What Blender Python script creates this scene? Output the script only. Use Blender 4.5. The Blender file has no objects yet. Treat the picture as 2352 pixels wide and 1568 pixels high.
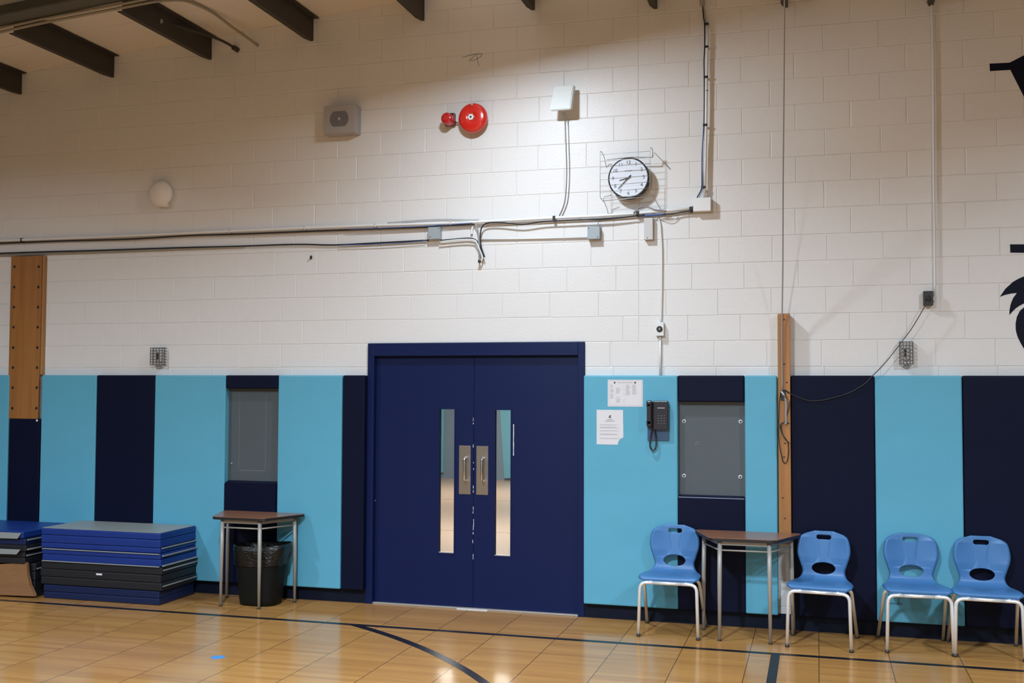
import bpy, bmesh, math, random
from mathutils import Vector, Matrix

random.seed(7)
S = bpy.context.scene
COL = S.collection

# ------------------------------------------------------------------ camera
F_PX, W_PX, H_PX = 2467.7, 2352, 1568
YAW, PITCH, ROLL = math.radians(15.858), math.radians(2.455), math.radians(0.2169)
DIST, EYE = 8.528, 1.832            # metres from the block wall, height over the floor
_fw = Vector((-math.sin(YAW), math.cos(YAW), 0)); _rt = Vector((math.cos(YAW), math.sin(YAW), 0)); _up = Vector((0, 0, 1))
CF = _fw * math.cos(PITCH) + _up * math.sin(PITCH)
_u2 = _up * math.cos(PITCH) - _fw * math.sin(PITCH)
CR = _rt * math.cos(ROLL) + _u2 * math.sin(ROLL)
CU = _u2 * math.cos(ROLL) - _rt * math.sin(ROLL)
CAM = Vector((0, -DIST, EYE))
cd = bpy.data.cameras.new('camera'); co = bpy.data.objects.new('camera', cd); COL.objects.link(co)
cd.sensor_width = 36; cd.lens = 36 * F_PX / W_PX; cd.clip_end = 200
co.matrix_world = Matrix((( CR.x, CU.x, -CF.x, CAM.x), (CR.y, CU.y, -CF.y, CAM.y), (CR.z, CU.z, -CF.z, CAM.z), (0, 0, 0, 1)))
S.camera = co

# ------------------------------------------------------------------ world, exposure, lights
wd = bpy.data.worlds.new('world'); S.world = wd; wd.use_nodes = True
wd.node_tree.nodes['Background'].inputs[0].default_value = (0.9, 0.95, 1, 1)
wd.node_tree.nodes['Background'].inputs[1].default_value = 0.0
vs = S.view_settings
vs.view_transform = 'Standard'; vs.look = 'None'; vs.gamma = 1; vs.exposure = 0.0; vs.use_curve_mapping = False

def lamp(name, loc, power, size=0.4, tilt=(0, 0), color=(1, 0.975, 0.95), spread=180, up=False):
    l = bpy.data.lights.new(name, 'AREA'); l.shape = 'DISK'; l.size = size; l.energy = power; l.color = color
    l.spread = math.radians(spread)
    o = bpy.data.objects.new(name, l); COL.objects.link(o); o.location = loc
    o.rotation_euler = (math.radians(tilt[0]) + (math.pi if up else 0), math.radians(tilt[1]), 0)
    o['kind'] = 'helper'
    return o
# the gym's high bay lamps, one close to this wall and rows of them over the court
lamp('high_bay_lamp', (-2.28, -1.6, 4.56), 80, 0.22, (0, -8), (0.83, 0.98, 1.12))
lamp('deck_uplight', (-2.45, -0.95, 4.9), 2.6, 0.25, (0, 0), (1, 0.93, 0.9), up=True)
for x, y, p, tx in ((2.9, -4.6, 100, 24), (-7.4, -5.0, 88, 24), (-2.2, -6.4, 238, 24), (3.2, -10.2, 140, 18), (-7.6, -10.6, 110, 18), (-2.2, -11.6, 145, 18)):
    lamp('high_bay_lamp', (x, y, 4.55), p, 0.42, (tx, 0), (0.79, 0.98, 1.15), spread=118)
for x, y in ((-2.2, -6.4), (-7.4, -5.0), (2.9, -4.6)):
    lamp('deck_uplight', (x, y, 4.62), 11, 0.4, (0, 0), (0.92, 0.97, 1.05), up=True)  # upward fill added at these lamps to lift the roof deck
back = bpy.data.lights.new('back_fill', 'AREA'); back.shape = 'RECTANGLE'; back.size = 3.0; back.size_y = 2.0; back.energy = 70; back.color = (0.92, 0.97, 1.05)  # fill light added behind the camera to brighten the chair legs
bo = bpy.data.objects.new('back_fill', back); COL.objects.link(bo); bo.location = (0.3, -15.3, 1.5); bo.rotation_euler = (math.radians(90), 0, 0); bo['kind'] = 'helper'
# corridor behind the double door
lamp('corridor_lamp', (-4.2, 4.5, 2.6), 150, 1.6, (0, 0), (1, 0.95, 0.88))
lamp('corridor_lamp', (-5.6, 9.2, 2.6), 150, 1.6, (0, 0), (1, 0.95, 0.88))

# ------------------------------------------------------------------ pixel -> metres on a plane of the place
def ray(u, v):
    return CF + CR * ((u - W_PX / 2) / F_PX) - CU * ((v - H_PX / 2) / F_PX)
def wp(u, v, y=0.0):
    d = ray(u, v); s = (DIST + y) / d.y
    return CAM + d * s
def fp(u, v, z=0.0):
    d = ray(u, v); s = (z - EYE) / d.z
    return CAM + d * s

# ------------------------------------------------------------------ materials
def s2l(c):
    return tuple(((v / 255) / 12.92 if v / 255 <= 0.04045 else ((v / 255 + 0.055) / 1.055) ** 2.4) for v in c)
MATS = {}
def mat(name, lin=None, srgb=None, rough=0.5, metal=0.0, bump=None, var=0.0, vscale=4.0, coat=0.0, spec=0.5, trans=0.0, emit=None, stretch=(1, 1, 1)):
    m = bpy.data.materials.new(name); m.use_nodes = True
    nt = m.node_tree; b = nt.nodes['Principled BSDF']
    c = lin or s2l(srgb)
    b.inputs['Base Color'].default_value = (*c, 1)
    b.inputs['Roughness'].default_value = rough; b.inputs['Metallic'].default_value = metal
    b.inputs['Specular IOR Level'].default_value = spec
    b.inputs['Coat Weight'].default_value = coat; b.inputs['Coat Roughness'].default_value = 0.15
    b.inputs['Transmission Weight'].default_value = trans
    if emit: b.inputs['Emission Color'].default_value = (*emit[0], 1); b.inputs['Emission Strength'].default_value = emit[1]
    tc = nt.nodes.new('ShaderNodeTexCoord'); mp = nt.nodes.new('ShaderNodeMapping')
    mp.inputs['Scale'].default_value = stretch
    nt.links.new(tc.outputs['Object'], mp.inputs['Vector'])
    if var:
        n = nt.nodes.new('ShaderNodeTexNoise'); n.inputs['Scale'].default_value = vscale; n.inputs['Detail'].default_value = 4
        nt.links.new(mp.outputs[0], n.inputs['Vector'])
        mx = nt.nodes.new('ShaderNodeMix'); mx.data_type = 'RGBA'
        mx.inputs['A'].default_value = (*[v * (1 - var) for v in c], 1); mx.inputs['B'].default_value = (*[min(1, v * (1 + var)) for v in c], 1)
        nt.links.new(n.outputs['Fac'], mx.inputs['Factor']); nt.links.new(mx.outputs['Result'], b.inputs['Base Color'])
    if bump:
        n2 = nt.nodes.new('ShaderNodeTexNoise'); n2.inputs['Scale'].default_value = bump[0]; n2.inputs['Detail'].default_value = 3
        nt.links.new(mp.outputs[0], n2.inputs['Vector'])
        bp = nt.nodes.new('ShaderNodeBump'); bp.inputs['Strength'].default_value = bump[1]; bp.inputs['Distance'].default_value = bump[2]
        nt.links.new(n2.outputs['Fac'], bp.inputs['Height']); nt.links.new(bp.outputs[0], b.inputs['Normal'])
    MATS[name] = m
    return m
M = MATS
mat('block_paint', lin=(0.72, 0.70, 0.685), rough=0.42, bump=(55, 0.35, 0.004), var=0.02, vscale=1.5, spec=0.4)
mat('far_wall', lin=(0.12, 0.13, 0.15), rough=0.6)
mat('white_paint', lin=(0.74, 0.73, 0.715), rough=0.4)
mat('white_conduit', lin=(0.74, 0.73, 0.72), rough=0.35)
mat('deck', lin=(0.74, 0.68, 0.63), rough=0.6, var=0.05, vscale=1.2)
mat('beam', lin=(0.050, 0.044, 0.038), rough=0.6, var=0.15, vscale=3, spec=0.3)
mat('rafter', lin=(0.085, 0.082, 0.062), rough=0.5, var=0.1, vscale=3)
mat('roof_conduit', lin=(0.32, 0.28, 0.22), rough=0.5)
mat('cyan_vinyl', lin=(0.105, 0.375, 0.52), rough=0.42, bump=(2.4, 0.42, 0.02), var=0.05, vscale=2.0, spec=0.35, stretch=(1, 1, 1.3))
mat('dent', lin=(0.045, 0.17, 0.25), rough=0.6)
mat('wear', lin=(0.28, 0.32, 0.48), rough=0.6)
mat('navy_vinyl', lin=(0.0034, 0.0054, 0.021), rough=0.5, bump=(2.2, 0.3, 0.02), var=0.06, vscale=2.0, spec=0.12)
mat('base_navy', lin=(0.004, 0.007, 0.019), rough=0.55, var=0.2, vscale=6, spec=0.18)
mat('door_blue', lin=(0.0025, 0.0095, 0.060), rough=0.4, bump=(18, 0.12, 0.004), var=0.06, vscale=2, spec=0.28)
mat('door_seam', lin=(0.003, 0.004, 0.012), rough=0.6)
mat('grey_panel', lin=(0.082, 0.098, 0.108), rough=0.38, var=0.06, vscale=3)
mat('grey_box', lin=(0.32, 0.36, 0.38), rough=0.4)
mat('tan_box', lin=(0.55, 0.53, 0.51), rough=0.45)
mat('speaker_shaded', lin=(0.38, 0.355, 0.345), rough=0.5)  # off-white darkened to carry the shade on the speaker front
mat('dome_paint', lin=(0.80, 0.76, 0.72), rough=0.4)
mat('dark_red', lin=(0.10, 0.010, 0.010), rough=0.4)
mat('panel_scuff', lin=(0.16, 0.17, 0.18), rough=0.5)
mat('grille', lin=(0.16, 0.15, 0.16), rough=0.7)
mat('steel', lin=(0.55, 0.53, 0.50), rough=0.32, metal=1.0, bump=(160, 0.05, 0.001), stretch=(0.1, 1, 8))
mat('chrome', lin=(0.86, 0.85, 0.84), rough=0.16, metal=1.0)
mat('chair_metal', lin=(0.92, 0.92, 0.92), rough=0.25, metal=0.45)
mat('desk_metal', lin=(0.36, 0.335, 0.30), rough=0.42, metal=0.15, var=0.05)
mat('wire', lin=(0.42, 0.42, 0.43), rough=0.4, metal=0.4)
mat('black_plastic', lin=(0.012, 0.012, 0.013), rough=0.4)
mat('phone_black', lin=(0.034, 0.031, 0.036), rough=0.25)
mat('phone_reflection', lin=(0.10, 0.17, 0.30), rough=0.25, metal=0.6)  # blue reflection on gloss black, put into the colour
mat('phone_key', lin=(0.08, 0.08, 0.085), rough=0.5)
mat('black_tape', lin=(0.008, 0.008, 0.009), rough=0.5)
mat('cable_black', lin=(0.012, 0.012, 0.015), rough=0.45)
mat('cable_blue', lin=(0.06, 0.11, 0.30), rough=0.45)
mat('cable_grey', lin=(0.30, 0.29, 0.29), rough=0.5)
mat('cable_dark', lin=(0.032, 0.029, 0.026), rough=0.5)
mat('cage_grey', lin=(0.11, 0.10, 0.09), rough=0.5)
mat('red_gloss', lin=(0.62, 0.022, 0.016), rough=0.2, coat=0.5)
mat('red_lens', lin=(0.50, 0.012, 0.020), rough=0.08, coat=1.0)
mat('paper', lin=(0.70, 0.68, 0.70), rough=0.7)
mat('ink', lin=(0.06, 0.06, 0.06), rough=0.8)
mat('ink_grey', lin=(0.30, 0.295, 0.30), rough=0.8)
mat('clock_face', lin=(0.62, 0.64, 0.69), rough=0.3)
mat('antenna_white', lin=(0.72, 0.75, 0.74), rough=0.35)
mat('chair_blue', lin=(0.055, 0.172, 0.385), rough=0.38, bump=(400, 0.12, 0.001), spec=0.4)
mat('glide', lin=(0.03, 0.025, 0.02), rough=0.5)
mat('desk_edge', lin=(0.012, 0.012, 0.014), rough=0.5)
mat('bin_black', lin=(0.005, 0.006, 0.005), rough=0.55, spec=0.2)
mat('liner', lin=(0.005, 0.005, 0.005), rough=0.3, bump=(22, 0.8, 0.012), stretch=(1, 1, 3))
mat('mat_blue', lin=(0.005, 0.030, 0.20), rough=0.42, bump=(9, 0.35, 0.01), var=0.08)
mat('mat_navy', lin=(0.004, 0.014, 0.062), rough=0.42, bump=(9, 0.35, 0.01))
mat('mat_black', lin=(0.010, 0.011, 0.015), rough=0.5, bump=(9, 0.3, 0.01))
mat('mat_grey', lin=(0.27, 0.29, 0.285), rough=0.45, bump=(3, 0.2, 0.01), var=0.08)
mat('mat_tan', lin=(0.27, 0.13, 0.055), rough=0.5, bump=(5, 0.4, 0.015), var=0.12, stretch=(1, 1, 4))
mat('line_black', lin=(0.010, 0.010, 0.014), rough=0.3)
mat('dot_blue', lin=(0.07, 0.26, 0.60), rough=0.4)
mat('mural_navy', lin=(0.004, 0.005, 0.016), rough=0.6, spec=0.15)
mat('pencil', lin=(0.16, 0.15, 0.15), rough=0.8)
mat('corridor_wall', lin=(0.20, 0.27, 0.34), rough=0.6)
mat('corridor_teal', lin=(0.16, 0.42, 0.52), rough=0.5)
mat('sill', lin=(0.45, 0.40, 0.36), rough=0.4, metal=0.3)
mat('chip', lin=(0.70, 0.70, 0.74), rough=0.6)
g = mat('glass', lin=(0.93, 0.96, 0.96), rough=0.0, spec=0.5)

def node_glass():
    nt = M['glass'].node_tree; b = nt.nodes['Principled BSDF']; out = nt.nodes['Material Output']
    tr = nt.nodes.new('ShaderNodeBsdfTransparent'); tr.inputs[0].default_value = (0.92, 0.94, 0.95, 1)
    gl = nt.nodes.new('ShaderNodeBsdfGlossy'); gl.inputs['Roughness'].default_value = 0.02
    fr = nt.nodes.new('ShaderNodeFresnel'); fr.inputs[0].default_value = 1.5
    mx = nt.nodes.new('ShaderNodeMixShader')
    nt.links.new(fr.outputs[0], mx.inputs[0]); nt.links.new(tr.outputs[0], mx.inputs[1]); nt.links.new(gl.outputs[0], mx.inputs[2])
    nt.links.new(mx.outputs[0], out.inputs[0])
node_glass()

def wood_mat(name, light, dark, axis='z', scale=1.0, rough=0.45, knots=0.0):
    m = bpy.data.materials.new(name); m.use_nodes = True; MATS[name] = m
    nt = m.node_tree; b = nt.nodes['Principled BSDF']; b.inputs['Roughness'].default_value = rough
    tc = nt.nodes.new('ShaderNodeTexCoord'); mp = nt.nodes.new('ShaderNodeMapping')
    mp.inputs['Scale'].default_value = {'z': (14, 14, 0.8), 'x': (0.8, 14, 14)}[axis]
    n = nt.nodes.new('ShaderNodeTexNoise'); n.inputs['Scale'].default_value = scale; n.inputs['Detail'].default_value = 6
    n.inputs['Distortion'].default_value = 0.6
    r = nt.nodes.new('ShaderNodeValToRGB')
    r.color_ramp.elements[0].position = 0.3; r.color_ramp.elements[0].color = (*dark, 1)
    r.color_ramp.elements[1].position = 0.7; r.color_ramp.elements[1].color = (*light, 1)
    nt.links.new(tc.outputs['Object'], mp.inputs[0]); nt.links.new(mp.outputs[0], n.inputs['Vector'])
    nt.links.new(n.outputs['Fac'], r.inputs[0]); nt.links.new(r.outputs[0], b.inputs['Base Color'])
wood_mat('post_wood', (0.43, 0.19, 0.057), (0.32, 0.13, 0.038))
wood_mat('board_wood', (0.36, 0.155, 0.040), (0.27, 0.108, 0.026))
wood_mat('board_side', (0.46, 0.235, 0.075), (0.37, 0.18, 0.052))
wood_mat('desk_laminate', (0.31, 0.135, 0.075), (0.235, 0.10, 0.055), axis='x', rough=0.28)

def floor_mat():
    m = bpy.data.materials.new('gym_floor'); m.use_nodes = True; MATS['gym_floor'] = m
    nt = m.node_tree; b = nt.nodes['Principled BSDF']; N = nt.nodes.new; L = nt.links.new
    tc = N('ShaderNodeTexCoord'); sp = N('ShaderNodeSeparateXYZ'); L(tc.outputs['Object'], sp.inputs[0])
    def math_(op, a, bb=None):
        n = N('ShaderNodeMath'); n.operation = op
        for i, v in enumerate((a, bb)):
            if v is None: continue
            if isinstance(v, (int, float)): n.inputs[i].default_value = v
            else: L(v, n.inputs[i])
        return n.outputs[0]
    P = 0.4625
    tx = math_('DIVIDE', math_('ADD', sp.outputs[0], 0.004), P)
    tid = math_('FLOOR', tx); tf = math_('FRACT', tx)
    wn0 = N('ShaderNodeTexWhiteNoise'); wn0.noise_dimensions = '1D'; L(tid, wn0.inputs['W'])
    by = math_('ADD', math_('DIVIDE', sp.outputs[1], 0.0575), math_('MULTIPLY', wn0.outputs['Value'], 7.3))
    bid = math_('FLOOR', by); bf = math_('FRACT', by)
    wn = N('ShaderNodeTexWhiteNoise'); wn.noise_dimensions = '2D'
    cb = N('ShaderNodeCombineXYZ'); L(tid, cb.inputs[0]); L(bid, cb.inputs[1]); L(cb.outputs[0], wn.inputs['Vector'])
    mp = N('ShaderNodeMapping'); mp.inputs['Scale'].default_value = (1.6, 26, 1); L(tc.outputs['Object'], mp.inputs[0])
    n1 = N('ShaderNodeTexNoise'); n1.inputs['Scale'].default_value = 1.6; n1.inputs['Detail'].default_value = 5; L(mp.outputs[0], n1.inputs['Vector'])
    n2 = N('ShaderNodeTexNoise'); n2.inputs['Scale'].default_value = 1.1; n2.inputs['Detail'].default_value = 2; L(tc.outputs['Object'], n2.inputs['Vector'])
    f = math_('ADD', math_('ADD', math_('MULTIPLY', wn.outputs['Value'], 0.30), math_('MULTIPLY', n1.outputs['Fac'], 0.55)), math_('MULTIPLY', n2.outputs['Fac'], 0.25))
    r = N('ShaderNodeValToRGB'); r.color_ramp.elements[0].position = 0.2; r.color_ramp.elements[0].color = (0.32, 0.145, 0.042, 1)
    r.color_ramp.elements[1].position = 0.85; r.color_ramp.elements[1].color = (0.53, 0.275, 0.085, 1); L(f, r.inputs[0])
    # dark seams across the court between the tiles, fine joints between strips
    d = math_('MINIMUM', tf, math_('SUBTRACT', 1.0, tf))
    seam = math_('LESS_THAN', d, 0.0062)
    mx = N('ShaderNodeMix'); mx.data_type = 'RGBA'; L(math_('MULTIPLY', seam, 0.8), mx.inputs['Factor']); L(r.outputs[0], mx.inputs['A']); mx.inputs['B'].default_value = (0.035, 0.017, 0.010, 1)
    d2 = math_('MINIMUM', bf, math_('SUBTRACT', 1.0, bf))
    wnb = math_('GREATER_THAN', wn.outputs['Value'], 0.86)
    s2 = math_('MULTIPLY', math_('LESS_THAN', d2, 0.03), math_('MULTIPLY', wnb, 0.5))
    mx2 = N('ShaderNodeMix'); mx2.data_type = 'RGBA'; L(s2, mx2.inputs['Factor']); L(mx.outputs['Result'], mx2.inputs['A']); mx2.inputs['B'].default_value = (0.58, 0.36, 0.16, 1)
    L(mx2.outputs['Result'], b.inputs['Base Color'])
    b.inputs['Roughness'].default_value = 0.15; b.inputs['Specular IOR Level'].default_value = 0.42
    nb = N('ShaderNodeTexNoise'); nb.inputs['Scale'].default_value = 9; nb.inputs['Detail'].default_value = 2
    mpb = N('ShaderNodeMapping'); mpb.inputs['Scale'].default_value = (1.5, 3, 1); L(tc.outputs['Object'], mpb.inputs[0]); L(mpb.outputs[0], nb.inputs['Vector'])
    bp = N('ShaderNodeBump'); bp.inputs['Strength'].default_value = 0.10; bp.inputs['Distance'].default_value = 0.004
    L(nb.outputs['Fac'], bp.inputs['Height']); L(bp.outputs[0], b.inputs['Normal'])
floor_mat()

def corridor_floor_mat():
    m = bpy.data.materials.new('corridor_floor'); m.use_nodes = True; MATS['corridor_floor'] = m
    nt = m.node_tree; b = nt.nodes['Principled BSDF']; b.inputs['Roughness'].default_value = 0.25
    tc = nt.nodes.new('ShaderNodeTexCoord'); br = nt.nodes.new('ShaderNodeTexBrick')
    br.offset = 0; br.inputs['Scale'].default_value = 1; br.inputs['Brick Width'].default_value = 40; br.inputs['Row Height'].default_value = 3.6
    br.inputs['Mortar Size'].default_value = 0.012
    br.inputs['Color1'].default_value = (0.62, 0.44, 0.31, 1); br.inputs['Color2'].default_value = (0.55, 0.38, 0.26, 1); br.inputs['Mortar'].default_value = (0.15, 0.10, 0.08, 1)
    nt.links.new(tc.outputs['Object'], br.inputs[0]); nt.links.new(br.outputs[0], b.inputs['Base Color'])
corridor_floor_mat()

# ------------------------------------------------------------------ mesh helpers
class MB:
    """collects shapes (world metres) into one mesh"""
    def __init__(s): s.bm = bmesh.new(); s.mi = 0
    def _tag(s, faces):
        for f in faces: f.material_index = s.mi
    def box(s, a, b, bevel=0.0, seg=2, M4=None):
        x0, y0, z0 = [min(p, q) for p, q in zip(a, b)]; x1, y1, z1 = [max(p, q) for p, q in zip(a, b)]
        bm = bmesh.new()
        bmesh.ops.create_cube(bm, size=1)
        for v in bm.verts: v.co = Vector(((x0 + x1) / 2 + v.co.x * (x1 - x0), (y0 + y1) / 2 + v.co.y * (y1 - y0), (z0 + z1) / 2 + v.co.z * (z1 - z0)))
        if bevel: bmesh.ops.bevel(bm, geom=bm.edges[:], offset=bevel, segments=seg, affect='EDGES', profile=0.5)
        s.merge(bm, M4); return s
    def merge(s, bm, M4=None, smooth=None):
        vm = {}
        for v in bm.verts: vm[v] = s.bm.verts.new(M4 @ v.co if M4 else v.co)
        for f in bm.faces:
            try: nf = s.bm.faces.new([vm[v] for v in f.verts])
            except ValueError: continue
            nf.material_index = s.mi; nf.smooth = f.smooth
        bm.free()
    def tube(s, pts, r, seg=10, caps=True, r2=None, smooth_path=0, radii=None):
        pts = [Vector(p) for p in pts]
        if smooth_path:
            q = []
            n = len(pts)
            for i in range(n - 1):
                p0 = pts[max(i - 1, 0)]; p1 = pts[i]; p2 = pts[i + 1]; p3 = pts[min(i + 2, n - 1)]
                for k in range(smooth_path):
                    t = k / smooth_path
                    q.append(0.5 * ((2 * p1) + (-p0 + p2) * t + (2 * p0 - 5 * p1 + 4 * p2 - p3) * t * t + (-p0 + 3 * p1 - 3 * p2 + p3) * t ** 3))
            q.append(pts[-1]); pts = q
        n = len(pts); rings = []
        t0 = (pts[1] - pts[0]).normalized()
        ref = Vector((0, 0, 1)) if abs(t0.z) < 0.9 else Vector((1, 0, 0))
        a = t0.cross(ref).normalized()
        for i, p in enumerate(pts):
            t = (pts[min(i + 1, n - 1)] - pts[max(i - 1, 0)]).normalized()
            a = (a - t * a.dot(t)).normalized(); b = t.cross(a)
            rr = radii[i] if radii else (r if r2 is None else r + (r2 - r) * i / (n - 1))
            rings.append([s.bm.verts.new(p + (a * math.cos(2 * math.pi * k / seg) + b * math.sin(2 * math.pi * k / seg)) * rr) for k in range(seg)])
        for i in range(n - 1):
            for k in range(seg):
                f = s.bm.faces.new((rings[i][k], rings[i][(k + 1) % seg], rings[i + 1][(k + 1) % seg], rings[i + 1][k])); f.smooth = True; f.material_index = s.mi
        if caps:
            for rg in (rings[0][::-1], rings[-1]):
                f = s.bm.faces.new(rg); f.material_index = s.mi
        return s
    def lathe(s, prof, origin, axis='y', seg=40, sx=1.0, sy=1.0):
        """prof: (r, h) pairs; axis y -> h grows towards the viewer (-y); axis z -> upwards"""
        o = Vector(origin); rings = []
        for r, h in prof:
            ring = []
            for k in range(seg):
                t = 2 * math.pi * k / seg; c, sn = math.cos(t) * r * sx, math.sin(t) * r * sy
                ring.append(s.bm.verts.new(o + (Vector((c, -h, sn)) if axis == 'y' else Vector((c, sn, h)))))
            rings.append(ring)
        for i in range(len(rings) - 1):
            for k in range(seg):
                f = s.bm.faces.new((rings[i][k], rings[i][(k + 1) % seg], rings[i + 1][(k + 1) % seg], rings[i + 1][k])); f.smooth = True; f.material_index = s.mi
        for rg in (rings[0][::-1], rings[-1]):
            f = s.bm.faces.new(rg); f.material_index = s.mi
        return s
    def prism(s, poly, y0, y1, bevel=0.0):
        """poly of (x, z) extruded between y0 (back) and y1 (front)"""
        bm = bmesh.new()
        a = [bm.verts.new((x, y0, z)) for x, z in poly]; b = [bm.verts.new((x, y1, z)) for x, z in poly]
        n = len(poly)
        bm.faces.new(a); bm.faces.new(b[::-1])
        for i in range(n): bm.faces.new((a[i], b[i], b[(i + 1) % n], a[(i + 1) % n]))
        if bevel: bmesh.ops.bevel(bm, geom=bm.edges[:], offset=bevel, segments=2, affect='EDGES')
        s.merge(bm); return s
    def slab(s, poly, z0, z1, bevel=0.0, seg=2):
        """poly of (x, y) extruded between z0 and z1"""
        bm = bmesh.new()
        a = [bm.verts.new((x, y, z0)) for x, y in poly]; b = [bm.verts.new((x, y, z1)) for x, y in poly]
        n = len(poly)
        bm.faces.new(a[::-1]); bm.faces.new(b)
        for i in range(n): bm.faces.new((a[i], a[(i + 1) % n], b[(i + 1) % n], b[i]))
        if bevel: bmesh.ops.bevel(bm, geom=bm.edges[:], offset=bevel, segments=seg, affect='EDGES')
        s.merge(bm); return s
    def build(s, name, m, parent=None, origin=None):
        bmesh.ops.recalc_face_normals(s.bm, faces=s.bm.faces[:])
        me = bpy.data.meshes.new(name); 
        if parent is not None:
            off = world_loc(parent)
        elif origin is not None: off = Vector(origin)
        else:
            xs = [v.co for v in s.bm.verts]
            off = Vector(((min(v.x for v in xs) + max(v.x for v in xs)) / 2, (min(v.y for v in xs) + max(v.y for v in xs)) / 2, min(v.z for v in xs)))
        for v in s.bm.verts: v.co -= off
        s.bm.to_mesh(me); s.bm.free()
        for mm in (m if isinstance(m, (list, tuple)) else [m]): me.materials.append(M[mm])
        o = bpy.data.objects.new(name, me); COL.objects.link(o)
        if parent is not None: o.parent = parent
        else: o.location = off
        return o
def world_loc(o):
    v = Vector(o.location)
    while o.parent is not None: o = o.parent; v += Vector(o.location)
    return v
def tag(o, label=None, cat=None, group=None, kind=None):
    if label: o['label'] = label
    if cat: o['category'] = cat
    if group: o['group'] = group
    if kind: o['kind'] = kind
    return o
def empty(name, loc, label, cat, group=None):
    o = bpy.data.objects.new(name, None); COL.objects.link(o); o.location = loc; o.empty_display_size = 0.1
    return tag(o, label, cat, group)
def struct(o): o['kind'] = 'structure'; return o
def copy_tree(o, parent=None):
    c = o.copy(); COL.objects.link(c); c.parent = parent
    for ch in [x for x in bpy.data.objects if x.parent == o]: copy_tree(ch, c)
    return c
def rect(u0, v0, u1, v1, y):
    """x0, x1, z0, z1 of a rectangle seen at those picture edges when it stands on the plane y"""
    a = wp(u0, (v0 + v1) / 2, y); b = wp(u1, (v0 + v1) / 2, y); t = wp((u0 + u1) / 2, v0, y); c = wp((u0 + u1) / 2, v1, y)
    return a.x, b.x, c.z, t.z

# ------------------------------------------------------------------ ROOM SHELL
C0 = 2.0007; CH = 0.2032; BL = 0.4064; JX = wp(1467, 336).x    # first course line over the pads, course height, block length, control joint
XL, XR, YB, TOP = -12.5, 6.5, -15.5, 5.5
DX0, DX1, DZ = -3.70, -1.808, 2.189
def block_wall():
    mb = MB(); bm = mb.bm
    row_off = {1: (0.145, 0.241), 2: (0.336, 0.2735 + 0.2032), 3: (0.0745, 0.2735), 4: (0.2754, 0.081), 0: (0.340, 0.036), 7: (0.050, None), 8: (0.2345, None)}
    def block(x0, x1, z0, z1):
        if x1 - x0 < 0.02: return
        D = random.uniform(0.0036, 0.0042)
        gl, gr, gb, gt = [random.uniform(0.0035, 0.0065) for _ in range(4)]
        if random.random() < 0.12: gb = 0.002
        o = [bm.verts.new(p) for p in ((x0, D, z0), (x1, D, z0), (x1, D, z1), (x0, D, z1))]
        j = lambda: random.uniform(-0.0008, 0.0008)
        i = [bm.verts.new(p) for p in ((x0 + gl + j(), 0, z0 + gb + j()), (x1 - gr + j(), 0, z0 + gb + j()), (x1 - gr + j(), 0, z1 - gt + j()), (x0 + gl + j(), 0, z1 - gt + j()))]
        bm.faces.new(i)
        for k in range(4): bm.faces.new((o[k], o[(k + 1) % 4], i[(k + 1) % 4], i[k]))
    for k in range(-10, 17):
        z0, z1 = C0 + CH * k, C0 + CH * (k + 1)
        z0 = max(z0, 0.0)
        par = k % 2
        if k in row_off: ol = row_off[k][0]
        else: ol = (0.05 if par else 0.245) + random.uniform(-0.008, 0.008)
        orr = row_off[k][1] if k in row_off and row_off[k][1] is not None else ((0.262 if par else 0.066) + random.uniform(-0.008, 0.008))
        segs = [(XL, JX, ol), (JX, XR, orr)]
        if k <= 0: segs = [(XL, XR, ol)]
        for a, b, off in segs:
            if k == 0: cuts = sorted([ol + BL * n for n in range(-40, 0) if ol + BL * n < DX0] + [orr + BL * n for n in range(-20, 40) if orr + BL * n > DX1] + [wp(1401.8, 810).x])
            else: cuts = [off + BL * n for n in range(-45, 45)]
            if k == 1 and b == JX: cuts = [c for c in cuts if c < wp(800, 760).x] + [wp(1431, 760).x]
            cuts = [a] + [c for c in cuts if a + 0.03 < c < b - 0.03] + [b]
            for p, q in zip(cuts[:-1], cuts[1:]):
                if k <= 0 and q > DX0 and p < DX1:
                    if p < DX0: block(p, DX0, z0, z1)
                    if q > DX1: block(DX1, q, z0, z1)
                    if k == 0 and False: pass
                else: block(p, q, z0, z1)
    mb.box((XL, 0.0043, 0), (DX0, 0.2, TOP)); mb.box((DX1, 0.0043, 0), (XR, 0.2, TOP)); mb.box((DX0, 0.0043, DZ + 0.016), (DX1, 0.2, TOP))
    return struct(mb.build('wall_back', 'block_paint', origin=(0, 0, 0)))
block_wall()
RX, RZ, SL = -2.72, 5.215, 0.0835          # roof ridge and slope
def roof_z(x): return RZ - SL * abs(x - RX)
mb = MB()
for a, b in ((XL, RX), (RX, XR)):
    mb.prism([(a, roof_z(a)), (b, roof_z(b)), (b, roof_z(b) + 0.12), (a, roof_z(a) + 0.12)], -0.002, YB)
for y in (-0.62, -1.5, -2.4):                # lap lines of the roof sheets
    for a, b in ((XL, RX), (RX, XR)):
        mb.prism([(a, roof_z(a) - 0.004), (b, roof_z(b) - 0.004), (b, roof_z(b) + 0.01), (a, roof_z(a) + 0.01)], y, y - 0.012)
struct(mb.build('ceiling', 'deck', origin=(0, 0, 0)))
struct(MB().box((XL, YB, -0.15), (XR, 0.2, 0.0)).build('floor', 'gym_floor', origin=(0, 0, 0)))
struct(MB().box((XL - 0.2, YB, -0.15), (XL, 0.2, TOP)).build('wall_left', 'far_wall'))
struct(MB().box((XR, YB, -0.15), (XR + 0.2, 0.2, TOP)).build('wall_right', 'far_wall'))
mb = MB(); mb.box((XL - 0.2, YB - 0.2, -0.15), (XR + 0.2, YB, TOP))
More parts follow.
